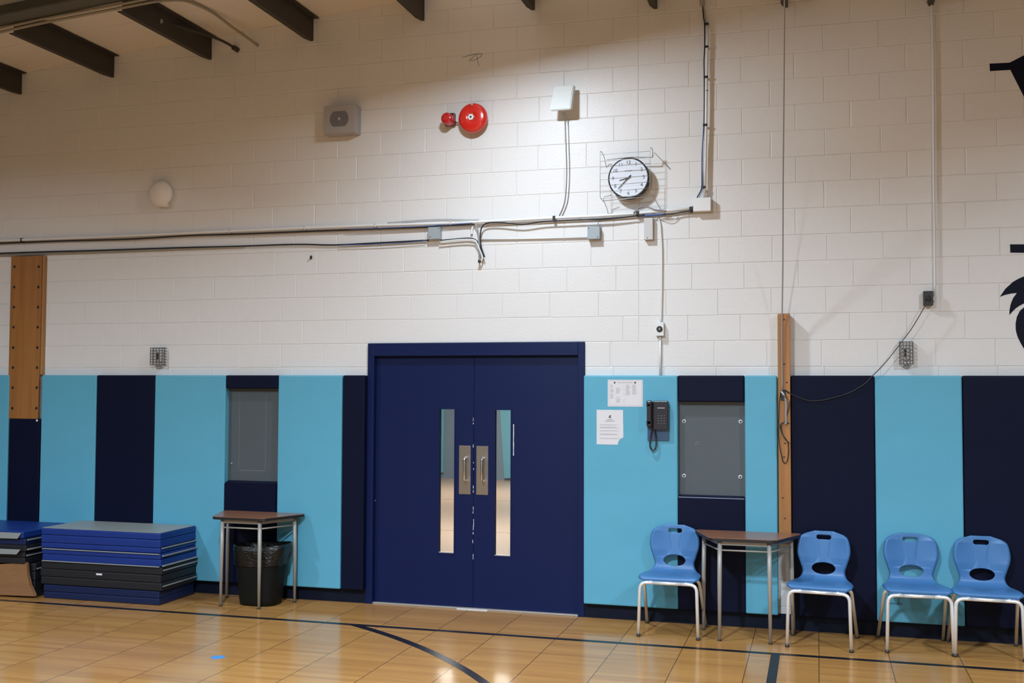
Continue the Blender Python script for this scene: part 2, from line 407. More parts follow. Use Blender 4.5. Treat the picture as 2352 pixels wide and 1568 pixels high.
struct(mb.build('wall_front', 'far_wall'))
mb = MB(); mb.box((XL, YB + 0.002, 0.1), (XR, YB + 0.06, 1.93)); struct(mb.build('trim_1', 'cyan_vinyl'))
mb = MB()
mb.box((XL, -0.012, 0), (DX0, -0.0008, 0.118)); mb.box((DX1, -0.012, 0), (XR, -0.0008, 0.118))
struct(mb.build('baseboard_back', 'base_navy'))

# corridor behind the door
struct(MB().box((-9.5, 0.2, -0.15), (0.5, 12.2, 0.0)).build('corridor_floor', 'corridor_floor', origin=(-9.3, 1.0, 0)))
mb = MB(); mb.box((-9.5, 12.0, 0), (0.5, 12.2, 3)); mb.box((-9.7, 0.2, 0), (-9.5, 12.2, 3)); mb.box((0.5, 0.2, 0), (0.7, 12.2, 3)); mb.box((-9.7, 0.2, 2.85), (0.7, 12.2, 3))
struct(mb.build('corridor_wall', 'corridor_wall'))
def strip(u0, v0, u1, v1, u2, u3, name='trim_2'):
    # teal panels on the far corridor wall
    p = [wp(u0, v0, 11.95), wp(u1, v0, 11.95), wp(u3, v1, 11.95), wp(u2, v1, 11.95)]
    return struct(MB().prism([(q.x, q.z) for q in p], 11.99, 11.95).build(name, 'corridor_teal'))
strip(1000, 900, 1021, 1085, 1000, 1018)
strip(1146, 900, 1190, 1098, 1158, 1190, 'trim_3')

# ------------------------------------------------------------------ PADS
PF = -0.075                                    # front of the wall pads
PT, PB = wp(1557, 862, PF).z, 0.117
def pad(u0, u1, color, label, v0=None, v1=None, yb=-0.0015, slope=0, name='wall_pad', yf=PF):
    vm = 1100
    x0, x1 = wp(u0, vm, yf).x + 0.0012, wp(u1, vm, yf).x - 0.0012
    z1 = PT if v0 is None else wp((u0 + u1) / 2, v0, yf).z
    z0 = PB if v1 is None else wp((u0 + u1) / 2, v1, yf).z
    mb = MB()
    if slope:                                  # top edge chamfered towards the recess
        mb.prism_done = True
        bm = bmesh.new(); P = [(yb, z0), (yf, z0), (yf, z1), (yb, z1 + slope)]
        a = [bm.verts.new((x0, y, z)) for y, z in P]; b = [bm.verts.new((x1, y, z)) for y, z in P]
        bm.faces.new(a); bm.faces.new(b[::-1])
        for i in range(4): bm.faces.new((a[i], b[i], b[(i + 1) % 4], a[(i + 1) % 4]))
        bmesh.ops.bevel(bm, geom=bm.edges[:], offset=0.008, segments=2, affect='EDGES')
        mb.merge(bm)
    else: mb.box((x0, yb, z0), (x1, yf, z1), bevel=0.011, seg=3)
    for f in mb.bm.faces: f.smooth = False
    o = tag(mb.build(name, color), label, 'wall pad', 'padded panels along the block wall')
    if slope and u0 > 1500: MB().box((x0 + 0.004, yf - 0.0012, z1 - 0.007), (x1 - 0.004, yf - 0.0002, z1 - 0.002)).build('worn_edge', 'wear', o)
    return o
CY, NV = 'cyan_vinyl', 'navy_vinyl'
pad(-130, 16, CY, 'light blue wall pad cut by the left picture edge, left of the wooden board')
pad(17.5, 89, NV, 'short navy wall pad under the wide wooden board with bolt holes', v0=961)
pad(90.5, 217.5, CY, 'light blue wall pad right of the wide wooden board, behind the mat stacks')
pad(217.5, 351.5, NV, 'navy wall pad behind the stack of gym mats, under the left thermostat guard')
pad(351.5, 515, CY, 'light blue wall pad left of the narrower grey recessed panel')
pad(515, 636, NV, 'small navy pad block above the left grey recessed panel', v1=892)
pad(514, 635, NV, 'navy pad block below the left grey recessed panel, behind desk and bin', v0=1110, slope=0.02)
pad(636, 783.5, CY, 'light blue wall pad between the left grey panel and the narrow navy pad')
pad(785, 836, NV, 'narrow navy wall pad touching the left side of the door frame')
pad(1340, 1557, CY, 'light blue wall pad with papers and telephone, right of the double door')
pad(1557, 1711, NV, 'navy pad block above the right grey panel with washers', v1=923)
pad(1557, 1711, NV, 'navy pad block below the right grey panel, behind a desk', v0=1142, slope=0.012)
pad(1711, 1786, CY, 'narrow light blue wall pad left of the narrow wooden post')
pad(1817, 2011, NV, 'wide navy wall pad right of the wooden post, behind a single chair')
pad(2011, 2213, CY, 'light blue wall pad with a dented scuff behind the third chair')
pad(2214, 2420, NV, 'navy wall pad at the right picture edge behind the last chair')

# scuff on the pad behind the third chair
o = MB(); p = wp(2056, 1370, PF)
o.box((p.x - 0.05, PF - 0.0012, p.z - 0.055), (p.x + 0.05, PF - 0.0002, p.z - 0.045)); o.box((p.x + 0.02, PF - 0.0012, p.z - 0.05), (p.x + 0.028, PF - 0.0002, p.z + 0.05)); o.box((p.x - 0.05, PF - 0.0012, p.z - 0.05), (p.x - 0.04, PF - 0.0002, p.z + 0.03))
tag(o.build('scuff_mark', 'dent'), 'dark scuff mark low on the light blue pad behind the third chair', 'scuff mark')

# grey panels in the recesses
def grey_panel(u0, v0, u1, v1, label, kind):
    x0, x1, z0, z1 = rect(u0, v0, u1, v1, -0.006)
    root = empty('access_panel', ((x0 + x1) / 2, -0.001, z0), label, 'access panel')
    MB().box((x0, -0.001, z0), (x1, -0.007, z1), bevel=0.0015).build('cover', 'grey_panel', root)
    if kind == 0:
        mb = MB(); a, b, c, d = rect(549, 905, 611, 1081, -0.008)
        mb.box((a, -0.0072, c), (b, -0.0078, c + 0.006)); mb.box((a, -0.0072, c), (a + 0.004, -0.0078, d)); mb.box((b - 0.004, -0.0072, c), (b, -0.0078, d))
        mb.build('seam', 'grille', root)
        p = wp(532, 1064, -0.01); MB().lathe([(0.008, 0), (0.008, 0.006), (0.004, 0.008)], (p.x, -0.007, p.z), seg=12).build('screw', 'wire', root)
    else:
        for u, v in ((1571, 967), (1701, 968), (1571, 1092), (1700.5, 1095)):
            p = wp(u, v, -0.01)
            sc = MB().lathe([(0.0155, 0), (0.0155, 0.003), (0.008, 0.004)], (p.x, -0.007, p.z), seg=16).build('washer', 'chip', root)
            MB().lathe([(0.0075, 0.0041), (0.005, 0.007)], (p.x, -0.007, p.z), seg=10).build('screw', 'black_plastic', sc)
        for (a, b, c, d) in ((1596, 1014, 1606, 1015.5), (1597, 1019, 1600, 1022), (1604, 1018, 1606, 1020)):
            q0, q1, q2, q3 = rect(a, b, c, d, -0.007); MB().box((q0, -0.0072, q2), (q1, -0.0076, q3)).build('scratch', 'panel_scuff', root)
grey_panel(524, 892, 638, 1116, 'flat grey access panel in the narrower recess left of the door', 0)
grey_panel(1559, 918, 1712, 1150, 'flat grey access panel with four washers right of the telephone', 1)

# ------------------------------------------------------------------ DOUBLE DOOR
door = struct(empty('door_1', ((DX0 + DX1) / 2, 0.0, 0), 'navy blue double door with two narrow glass lights and steel pulls', 'door'))
FX0, FX1 = wp(862, 1100, 0.03).x, wp(1330.5, 1100, 0.03).x
FZ = wp(1087, 817, 0.03).z
YD = 0.03                                       # plane of the leaves
mb = MB()
mb.box((DX0, 0.19, 0.0), (FX0, -0.022, DZ + 0.015), bevel=0.003); mb.box((FX1, 0.19, 0.0), (DX1, -0.022, DZ + 0.015), bevel=0.003); mb.box((FX0, 0.19, FZ), (FX1, -0.022, DZ + 0.015), bevel=0.003)
mb.build('door_frame', 'door_blue', door)
MX = wp(1087.5, 1150, YD).x
def leaf(x0, x1, uw, label):
    wx0, wx1, wz0, wz1 = rect(*uw, YD)
    t = 0.045; z0, z1 = 0.012, FZ - 0.004
    mb = MB()
    for a, b, c, d in ((x0, wx0, z0, z1), (wx1, x1, z0, z1), (wx0, wx1, z0, wz0), (wx0, wx1, wz1, z1)):
        mb.box((a, YD, c), (b, YD + t, d))
    lf = mb.build('door_leaf', 'door_blue', door)
    mb = MB(); w = 0.008
    mb.box((wx0 - 0.012, YD - 0.004, wz0 - 0.012), (wx0, YD - 0.0003, wz1 + 0.012)); mb.box((wx1, YD - 0.004, wz0 - 0.012), (wx1 + 0.012, YD - 0.0003, wz1 + 0.012))
    mb.box((wx0, YD - 0.004, wz1), (wx1, YD - 0.0003, wz1 + 0.012)); mb.box((wx0, YD - 0.004, wz0 - 0.012), (wx1, YD - 0.0003, wz0))
    mb.build('glazing_bead', 'door_blue', lf)
    MB().box((wx0, YD + 0.019, wz0), (wx1, YD + 0.025, wz1)).build('glass_pane', 'glass', lf)
    MB().box((wx0, YD + 0.001, wz0), (wx1, YD + 0.018, wz0 + 0.007)).build('glazing_sill', 'sill', lf)
    return lf
l1 = leaf(FX0 + 0.003, MX - 0.002, (1008.6, 939.5, 1043, 1269.6), 0)
l2 = leaf(MX + 0.002, FX1 - 0.003, (1136.5, 941.5, 1172.5, 1276.5), 0)
def pull(u0, v0, u1, v1, lf):
    x0, x1, z0, z1 = rect(u0, v0, u1, v1, YD)
    pl = MB().box((x0, YD - 0.0005, z0), (x1, YD - 0.003, z1), bevel=0.0008).build('pull_plate', 'steel', lf)
    xc = x0 + (x1 - x0) * 0.66; za, zb = z1 - (z1 - z0) * 0.245, z0 + (z1 - z0) * 0.285
    y0, y1 = YD - 0.003, YD - 0.066
    pts = [(xc, y0, za), (xc, y1 + 0.018, za)]
    for k in range(1, 6):
        a = k / 6 * math.pi / 2; pts.append((xc, y1 + 0.018 - 0.018 * math.sin(a), za - 0.018 * (1 - math.cos(a))))
    pts += [(xc, y1, za - 0.018), (xc, y1, zb + 0.018)]
    for k in range(1, 6):
        a = k / 6 * math.pi / 2; pts.append((xc, y1 + 0.018 * (1 - math.cos(a)), zb + 0.018 - 0.018 * math.sin(a)))
    pts += [(xc, y1 + 0.018, zb), (xc, y0, zb)]
    MB().tube(pts, 0.0095, 14).build('pull_handle', 'chrome', lf)
    mb = MB()
    for sx in (0.012, -0.012):
        for sz in (0.012, -0.012):
            MB().lathe([(0.004, 0), (0.003, 0.002)], ((x0 if sx > 0 else x1) + sx, YD - 0.003, (z0 if sz > 0 else z1) + sz), seg=8).build('plate_screw', 'steel', lf)
pull(1054.4, 1023, 1081, 1134.5, l1)
pull(1094.2, 1024, 1121.3, 1136, l2)
# chipped paint along the meeting edge and a long scrape
mb = MB()
def chip(u, v, h, w=1.1):
    a, b, c, d = rect(u - w / 2, v - h / 2, u + w / 2, v + h / 2, YD); n = 6
    L = [(a + random.uniform(-.0012, .0012), c + (d - c) * i / n) for i in range(n + 1)]; R = [(b + random.uniform(-.0012, .0012), c + (d - c) * i / n) for i in range(n + 1)]
    mb.prism(L + R[::-1], YD - 0.0002, YD - 0.0008)
for u, v, h in ((1087, 963, 8), (1087, 972, 4), (1087, 1024, 7), (1087.5, 1062, 3), (1088, 1077, 4), (1087, 1118, 7), (1087, 1128, 6), (1087, 1167, 9), (1086.5, 1176, 6), (1088, 1200, 16), (1087, 1212, 10), (1086.6, 1224, 6), (1086, 1243, 8), (1086.5, 1278, 12)): chip(u, v, h)
mb.build('paint_chips', 'chip', l1)
mb = MB(); chip(1179.5, 1010, 72, 1.8); mb.build('paint_scrape', 'chip', l2)
mb = MB()
for u, v, h in ((862, 875, 4), (862, 942, 3), (861, 1045, 3), (861, 1149, 3), (1330, 851, 4)): chip(u, v, h, 2)
mb.build('paint_chip', 'chip', door)
MB().box((FX0 + 0.004, YD + 0.012, FZ - 0.0038), (FX1 - 0.004, YD + 0.03, FZ - 0.0002)).build('door_gap', 'door_seam', door)
MB().box((MX - 0.0018, YD + 0.012, 0.02), (MX + 0.0018, YD + 0.03, FZ - 0.006)).build('meeting_gap', 'door_seam', door)
MB().box((DX0, 0.19, 0.0005), (DX1, -0.006, 0.010), bevel=0.002).build('threshold', 'sill', door)
a = fp(1052, 1397); b = fp(1118, 1404)
MB().slab([(a.x, a.y + 0.01), (b.x, a.y + 0.01), (b.x, a.y - 0.04), (a.x, a.y - 0.04)], 0.0004, 0.0055, bevel=0.001).build('threshold_strip', 'white_paint', door)

# ------------------------------------------------------------------ WOODEN BOARD AND POST
YBF = -0.068
xa, xb = wp(23, 700, YBF).x, wp(92.5, 700, YBF).x
zt, zb = wp(60, 588, YBF).z, wp(60, 961.5, YBF).z
bd = empty('backboard_mounting_board', ((xa + xb) / 2, -0.001, zb), 'wide wooden wall board with two columns of bolt holes at far left', 'wooden board')
mb = MB(); mb.box((xa, -0.045, zb), (xb, YBF, zt), bevel=0.003); mb.build('face_board', 'board_wood', bd)
zp = PT + 0.004
mb = MB(); mb.box((xa + 0.01, -0.001, zp), (xb + 0.01, -0.0449, zt), bevel=0.002); mb.build('backing_board', 'board_side', bd)
mb = MB()
for v in (612.5, 659, 705, 751, 798, 844, 890, 937):
    for u in (33.5 - (v - 612) * 0.016, 89 - (v - 612) * 0.016):
        p = wp(u, v, YBF); mb = MB(); mb.lathe([(0.0135, 0.0), (0.0135, 0.0012), (0.009, 0.0014)], (p.x, YBF - 0.0002, p.z), seg=14); mb.build('bolt_hole', 'desk_edge', bd)
MB().lathe([(0.011, 0), (0.011, 0.002), (0.005, 0.003)], (wp(85, 965, PF).x, PF - 0.0003, wp(85, 965.5, PF).z), seg=12).build('washer', 'white_paint', bd)
# post right of centre
YP = -0.105
xa, xb = wp(1793.5, 1000, YP).x, wp(1816, 1000, YP).x
x2 = wp(1787.5, 1000, -0.06).x
zt, zb = wp(1803, 720, YP).z, wp(1803, 1250, YP).z
ps = empty('wooden_post', ((xa + xb) / 2, -0.001, zb), 'narrow wooden wall post with knots, rope and cleat between blue pads', 'wooden post')
MB().box((xa, -0.0605, zb), (xb, YP, zt), bevel=0.003).build('front_board', 'post_wood', ps)
MB().box((x2, -0.001, zb), (xb - 0.004, -0.060, zt), bevel=0.002).build('backing_board', 'board_side', ps)
mb = MB()
for v, du in ((734, 0), (836, 0), (878, 6), (1018, 2), (1049, 0), (1143, -3), (1190, 2)):
    p = wp(1801 + du, v, YP); mb = MB(); mb.lathe([(0.008, 0.0), (0.008, 0.0006), (0.004, 0.0008)], (p.x, YP - 0.0002, p.z), seg=12, sy=0.7); mb.build('knot', 'glide', ps)
# rope from the roof down to the cleat
rope = empty('hoist_rope', (wp(1798, 900, YP).x, -0.12, wp(1798, 905, YP).z), 'thin grey rope running down from roof beam to cleat on post', 'rope')
q = [wp(1802, -28, -0.95), wp(1801.5, 50, -0.88), wp(1800, 250, -0.66), wp(1798.5, 430, -0.455), wp(1798, 600, -0.26), wp(1796.5, 715, -0.135), wp(1796, 800, -0.122), wp(1797, 900, -0.115)]
MB().tube(q, 0.0052, 8, smooth_path=4).build('hanging_rope', 'cable_grey', rope)
q = [wp(a, b, -0.125) for a, b in ((1797, 900), (1803, 912), (1806, 930), (1805, 950), (1806, 968), (1803, 974))]
MB().tube(q, 0.008, 8, smooth_path=4).build('rope_tail', 'cable_grey', rope)
cl = empty('rope_cleat', (wp(1799, 905, YP).x, YP, wp(1799, 918, YP).z), 'metal cleat wound with rope on the narrow wooden post', 'cleat')
mb = MB(); p = wp(1799, 905, YP - 0.01)
mb.lathe([(0.012, 0), (0.012, 0.03), (0.008, 0.034)], (p.x, YP - 0.0008, p.z), seg=12); mb.tube([wp(1794, 898, YP - 0.03), wp(1799, 905, YP - 0.036), wp(1806, 912, YP - 0.03)], 0.009, 10)
mb.build('cleat_body', 'steel', cl)
MB().box((p.x - 0.02, YP - 0.0004, p.z - 0.05), (p.x + 0.02, YP - 0.0035, p.z + 0.03), bevel=0.001).build('cleat_plate', 'cable_dark', cl)
lp = empty('black_cord_loop', (wp(1802, 1064, YP).x, YP - 0.006, wp(1802, 1064, YP).z), 'black electrical cord looped down the front of the wooden post', 'cord')
YK = YP - 0.008
MB().tube([wp(a, b, YK) for a, b in ((1813, 902), (1804, 896), (1795, 898), (1792, 910), (1790, 930), (1789, 970), (1789, 1000), (1791, 1025), (1796, 1050), (1801, 1063), (1808, 1059), (1811, 1042), (1811, 1025), (1808, 1012), (1801, 1003), (1795, 992), (1792, 978), (1797, 971), (1806, 971), (1813, 972))], 0.0035, 8, smooth_path=5).build('loop', 'cable_black', lp)
MB().tube([wp(a, b, YK - 0.008) for a, b in ((1814, 920), (1811, 940), (1808, 950), (1805, 968), (1796, 971), (1794, 980), (1797, 995), (1803, 1008), (1814, 1017))], 0.003, 8, smooth_path=5).build('second_strand', 'cable_dark', lp)

# ------------------------------------------------------------------ FIXTURES ON THE WALL
def wbox(u0, v0, u1, v1, depth, bevel=0.004, y0=-0.0008):
    x0, x1, z0, z1 = rect(u0, v0, u1, v1, -depth)
    return MB().box((x0, y0, z0), (x1, -depth, z1), bevel=bevel), (x0, x1, z0, z1)

# speaker
x0, x1, z0, z1 = rect(742.5, 241, 816, 306, -0.12)
sp = empty('wall_speaker', ((x0 + x1) / 2, -0.001, z0), 'boxy off-white wall speaker with round grille, left of the fire bell', 'speaker')
mb = MB(); mb.box((x0, -0.0008, z0), (x1, -0.115, z1), bevel=0.004); mb.build('speaker_cabinet', 'speaker_shaded', sp)
MB().box((x0 + 0.004, -0.1152, z0 + 0.004), (x1 - 0.004, -0.120, z1 - 0.004), bevel=0.0015).build('front_plate', 'speaker_shaded', sp)
cx, cz = (x0 + x1) / 2, (z0 + z1) / 2 + 0.003; R = 0.083
poly = []
for k in range(48):
    t = 2 * math.pi * k / 48; poly.append((cx + R * 1.05 * math.cos(t), cz + max(-0.8 * R, min(0.8 * R, R * math.sin(t)))))
MB().prism(poly, -0.1203, -0.1225).build('speaker_grille', 'grille', sp)
MB().lathe([(0.016, 0), (0.014, 0.006), (0.006, 0.01)], (cx, -0.1226, cz), seg=20).build('dust_cap', 'speaker_shaded', sp)
# round dome
p = wp(369, 445, -0.05)
dm = empty('dome_fixture', (p.x, -0.001, p.z - 0.115), 'round white dome fixture on the dim wall above the double conduits', 'wall fixture')
MB().lathe([(0.100, 0.0), (0.108, 0.02), (0.114, 0.045)], (p.x, -0.0008, p.z), seg=48).build('base_ring', 'dome_paint', dm)
MB().lathe([(0.117, 0.0455), (0.120, 0.055), (0.112, 0.072), (0.09, 0.086), (0.055, 0.095), (0.015, 0.099)], (p.x, 0.0, p.z), seg=48).build('dome_cover', 'dome_paint', dm)
MB().box((p.x + 0.03, -0.03, p.z - 0.122), (p.x + 0.075, -0.06, p.z - 0.09), bevel=0.004).build('latch', 'dome_paint', dm)
# fire bell
p = wp(1085, 270, -0.09)
bl = empty('fire_bell', (p.x, -0.001, p.z - 0.12), 'large round red fire alarm bell with silver centre nut', 'alarm bell')
MB().lathe([(0.03, 0.0), (0.03, 0.062)], (p.x, -0.0008, p.z), seg=20).build('bell_mount', 'red_gloss', bl)
MB().lathe([(0.124, 0.060), (0.1255, 0.070), (0.122, 0.088), (0.113, 0.101), (0.096, 0.109), (0.062, 0.113), (0.03, 0.114), (0.0285, 0.110)], (p.x, 0.0, p.z), seg=64).build('gong', 'red_gloss', bl)
q = wp(1081.5, 268.5, -0.114)
MB().lathe([(0.028, 0.0), (0.027, 0.004)], (q.x, -0.1143, q.z), seg=6).build('centre_plate', 'antenna_white', bl)
MB().lathe([(0.009, 0.0), (0.007, 0.008)], (q.x, -0.1186, q.z), seg=6).build('centre_bolt', 'desk_edge', bl)
mb = MB(); q = wp(1086, 241, -0.08)
mb.box((q.x - 0.006, -0.07, q.z - 0.012), (q.x - 0.001, -0.114, q.z + 0.008), bevel=0.001); mb.box((q.x + 0.003, -0.07, q.z - 0.012), (q.x + 0.008, -0.114, q.z + 0.008), bevel=0.001)
mb.build('clapper_bracket', 'steel', bl)
# strobe beside the bell
x0, x1, z0, z1 = rect(1021, 259, 1043, 288, -0.05)
st = empty('alarm_strobe', ((x0 + x1) / 2, -0.001, z0), 'small red cylindrical alarm beacon just left of the red bell', 'alarm light')
MB().box((x0, -0.0008, z0), (x1, -0.045, z1), bevel=0.005).build('back_box', 'dark_red', st)
p = wp(1025, 271, -0.13)
MB().lathe([(0.049, 0.0452), (0.049, 0.055), (0.046, 0.056), (0.046, 0.105), (0.048, 0.108), (0.048, 0.125), (0.040, 0.134), (0.02, 0.136)], (p.x, 0, p.z), seg=32).build('beacon_lens', 'red_lens', st)
MB().tube([(x1 + 0.001, -0.03, z0 + 0.03), (x1 + 0.028, -0.03, z0 + 0.02), (x1 + 0.055, -0.03, z0 + 0.045)], 0.008, 8).build('connector', 'steel', st)
# antenna panel
an = empty('wall_antenna', (wp(1293, 252, -0.05).x, -0.001, wp(1293, 252, -0.05).z), 'tilted flat white antenna box with two cables hanging below', 'antenna')
bm = bmesh.new()
w2, h2 = 0.088, 0.104
c = wp(1290, 225, -0.13)
fr_ = [(-w2 - 0.006, -h2), (w2 - 0.010, -h2), (w2 + 0.004, h2), (-w2 + 0.018, h2)]
mb = MB()
bm = bmesh.new()
fv = []
for x, z in fr_:
    fv.append((c.x + x, -0.135 - 0.03 * (-z / h2) * 0.9, c.z + z))
bk = [(x + 0.012, y + 0.042, z + 0.002) for x, y, z in fv]
A = [bm.verts.new(p_) for p_ in fv]; B = [bm.verts.new(p_) for p_ in bk]
bm.faces.new(A); bm.faces.new(B[::-1])
for i in range(4): bm.faces.new((A[i], B[i], B[(i + 1) % 4], A[(i + 1) % 4]))
bmesh.ops.bevel(bm, geom=bm.edges[:], offset=0.006, segments=2, affect='EDGES')
mb.merge(bm); mb.build('antenna_housing', 'antenna_white', an)
mb = MB(); mb.box((c.x - 0.03, -0.0008, c.z - 0.05), (c.x + 0.03, -0.012, c.z + 0.05), bevel=0.002); mb.box((c.x - 0.02, -0.012, c.z - 0.015), (c.x + 0.02, -0.098, c.z + 0.015), bevel=0.002)
mb.build('mounting_bracket', 'steel', an)
mb = MB(); pc = wp(1291, 254, -0.12)
mb.tube([(pc.x, -0.125, pc.z + 0.018), (pc.x, -0.12, pc.z - 0.012)], 0.008, 10); mb.build('cable_connector', 'steel', an)
for du, yy in ((0, -0.008), (7.5, -0.007)):
    pts = [wp(1291 + du * 0.6, 257, -0.11), wp(1294 + du * 0.8, 268, -0.06)] + [wp(a + du * 0.9, b, yy) for a, b in ((1298, 285), (1300, 344), (1301, 380), (1300.5, 421), (1297, 460), (1291, 480), (1284, 495))]
    tag(MB().tube(pts, 0.0034, 8, smooth_path=5).build('antenna_cable', 'cable_grey'), ('left' if du == 0 else 'right') + ' one of two grey cables curving down from the antenna box', 'cable', 'antenna cables')

# conduits --------------------------------------------------------------
YC = -0.032
UP = [(-60, 555.5), (0, 552.8), (210, 545), (382, 537.5), (528, 531), (727, 522.5), (850, 518), (987, 514), (1082, 510.7), (1180, 505.5), (1274, 500.4), (1372, 496), (1465, 489.7), (1530, 484), (1590, 479.5)]
hc = empty('horizontal_conduit', (wp(1000, 514, YC).x, -0.001, wp(1000, 514, YC).z), 'long white conduit crossing the wall from left edge to corner box', 'conduit')
MB().tube([wp(u, v, YC) for u, v in UP], 0.0125, 12).build('conduit_pipe', 'white_conduit', hc)
for u, v in ((50, 551), (528, 531), (700, 523.5), (862, 517.5), (1035, 512)):
    p = wp(u, v, YC); mb = MB(); mb.box((p.x - 0.008, -0.0008, p.z - 0.018), (p.x + 0.008, YC - 0.014, p.z + 0.018), bevel=0.004); mb.build('conduit_strap', 'tan_box' if u != 50 else 'black_tape', hc)
for i, (u, v) in enumerate(((1273, 501), (1465, 489.7), (1587, 480))):
    p = wp(u, v, YC); MB().box((p.x - 0.011, -0.006, p.z - 0.026), (p.x + 0.011, YC - 0.018, p.z + 0.018), bevel=0.004).build('tape_band', 'black_tape', hc)
# dark cables strapped under it
def cable(pts, y, r, m, label, name='wall_cable', group=None, sm=5):
    return tag(MB().tube([wp(u, v, y) if len(q3) == 0 else wp(u, v, q3[0]) for u, v, *q3 in pts], r, 8, smooth_path=sm).build(name, m), label, 'cable', group)
cable([(-60, 561), (0, 558.5), (150, 553), (300, 549), (430, 541), (560, 537), (727, 530.5), (850, 526), (985, 521), (1010, 518), (1060, 516), (1090, 514)], -0.028, 0.0072, 'cable_black', 'black cable strapped under the long white conduit, left half of wall', group='black cables on the wall')
cable([(800, 527), (900, 523), (1000, 518), (1050, 514.5), (1085, 512)], -0.046, 0.003, 'cable_blue', 'blue cable strapped to the long white conduit above grey box', group='blue cables on the wall')
cable([(890, 512), (960, 506), (1020, 503.5), (1080, 505), (1100, 505)], -0.012, 0.0028, 'cable_grey', 'thin grey wire bowing just above the long white conduit')
cable([(1113, 590), (1106, 570), (1103, 550), (1104, 532), (1108, 520), (1120, 512), (1150, 511), (1200, 515), (1250, 508.5), (1320, 505), (1400, 501), (1466, 495)], -0.05, 0.006, 'cable_black', 'black cable dropping from the long conduit into the cut cable ends', group='black cables on the wall')
cable([(1466, 496), (1485, 494.5), (1505, 493.5), (1528, 491)], -0.04, 0.0085, 'cable_blue', 'blue cable bundle under the conduit below the clock', group='blue cables on the wall')
cable([(1520, 493), (1545, 491), (1565, 487), (1590, 485)], -0.04, 0.006, 'cable_dark', 'dark cable under the conduit between clock and corner box', group='black cables on the wall')
cable([(1330, 503), (1380, 505), (1430, 500), (1480, 493)], -0.05, 0.004, 'cable_dark', 'brown cable sagging beneath the conduit left of the clock')
cable([(1455, 489, -0.05), (1466, 478, -0.05), (1480, 474.5, -0.05), (1492, 477, -0.05), (1505, 481.5, -0.05), (1530, 484, -0.05)], -0.05, 0.006, 'cable_grey', 'grey cable arching over the white conduit under the clock')
cable([(1510, 499), (1535, 508), (1548, 505), (1558, 495)], -0.02, 0.003, 'antenna_white', 'thin white wire hanging in a bow right of the small white box')
# lower cable run
cable([(-60, 584), (0, 581.5), (120, 577.5), (218, 575), (398, 569), (540, 565.5), (681, 561), (765, 562.5), (860, 558), (985, 551.5)], -0.02, 0.0068, 'cable_black', 'lower black cable running level from left edge to the grey box', group='black cables on the wall')
cable([(-60, 590), (0, 587), (218, 579.5), (420, 572), (560, 567)], -0.016, 0.007, 'roof_conduit', 'dull tan conduit just under the lower black cable at left')
cable([(780, 563), (880, 560), (977, 553.5)], -0.034, 0.0032, 'cable_blue', 'blue cable beside the lower black cable, left of grey box', group='blue cables on the wall')
cable([(1012, 552), (1040, 549.5), (1070, 547), (1086, 548), (1096, 554), (1102, 566), (1107, 580), (1112, 590)], -0.03, 0.006, 'cable_black', 'black cable from the left grey box curving down to the cut ends', group='black cables on the wall')
cable([(1010, 555), (1060, 550), (1088, 551), (1096, 560), (1102, 574), (1108, 590), (1105, 600)], -0.045, 0.006, 'antenna_white', 'white cable from the left grey box bending down to cut ends', group='white drop cables')
cable([(1090, 512), (1096, 523), (1099, 540), (1100, 560), (1100, 585), (1101, 598)], -0.04, 0.0058, 'cable_grey', 'grey cable hanging straight down from the conduit to the cut end')
cable([(1086, 520), (1084, 528), (1083.5, 538)], -0.012, 0.010, 'antenna_white', 'short white cable stub under the long conduit, left of cut ends')
p = wp(1101.5, 600, -0.045)
tag(MB().lathe([(0.004, 0), (0.014, 0.008), (0.014, 0.022), (0.004, 0.028)], (p.x, -0.03, p.z), seg=12).build('cable_end_cap', 'cable_dark'), 'dark round cap at the lowest of the cut cable ends', 'cable end')
cable([(1105, 549.5), (1200, 548), (1352, 545)], -0.014, 0.0065, 'white_conduit', 'slim white conduit running level between the two grey boxes', 'thin_conduit', sm=1)['category'] = 'conduit'
# grey boxes
def jbox(u0, v0, u1, v1, d, m, label, name, cat, screws=()):
    mb, (x0, x1, z0, z1) = wbox(u0, v0, u1, v1, d, 0.003)
    root = empty(name, ((x0 + x1) / 2, -0.001, z0), label, cat)
    mb.build('box_body', m, root)
    MB().box((x0 + 0.001, -d - 0.0003, z0 + 0.001), (x1 - 0.001, -d - 0.003, z1 - 0.001), bevel=0.001).build('box_lid', m, root)
    for u, v in screws:
        p = wp(u, v, -d); MB().lathe([(0.0045, 0), (0.004, 0.0015)], (p.x, -d - 0.0031, p.z), seg=8).build('screw', 'desk_edge', root)
    return root, (x0, x1, z0, z1)
jbox(983.5, 521, 1010.5, 549, 0.055, 'grey_box', 'grey square junction box between upper conduit and lower cable', 'junction_box', 'junction box', ((988, 544), (1008, 524)))
jbox(1349, 520, 1377.5, 548.5, 0.058, 'grey_box', 'grey square junction box at right end of the slim white conduit', 'junction_box', 'junction box', ((1352, 524), (1373, 544)))
jbox(1479, 500, 1499.5, 550, 0.045, 'tan_box', 'tall narrow off-white box hanging below conduit under the clock', 'relay_box', 'electrical box', ((1487, 546),))
jbox(1592, 453.5, 1632.5, 484.5, 0.068, 'white_conduit', 'white square box where level conduit turns up the wall', 'corner_box', 'junction box', ())
cable([(1372, 520, -0.05), (1374, 512, -0.045), (1378, 506, -0.035)], -0.05, 0.0035, 'cable_grey', 'short grey wire rising from the right grey junction box')
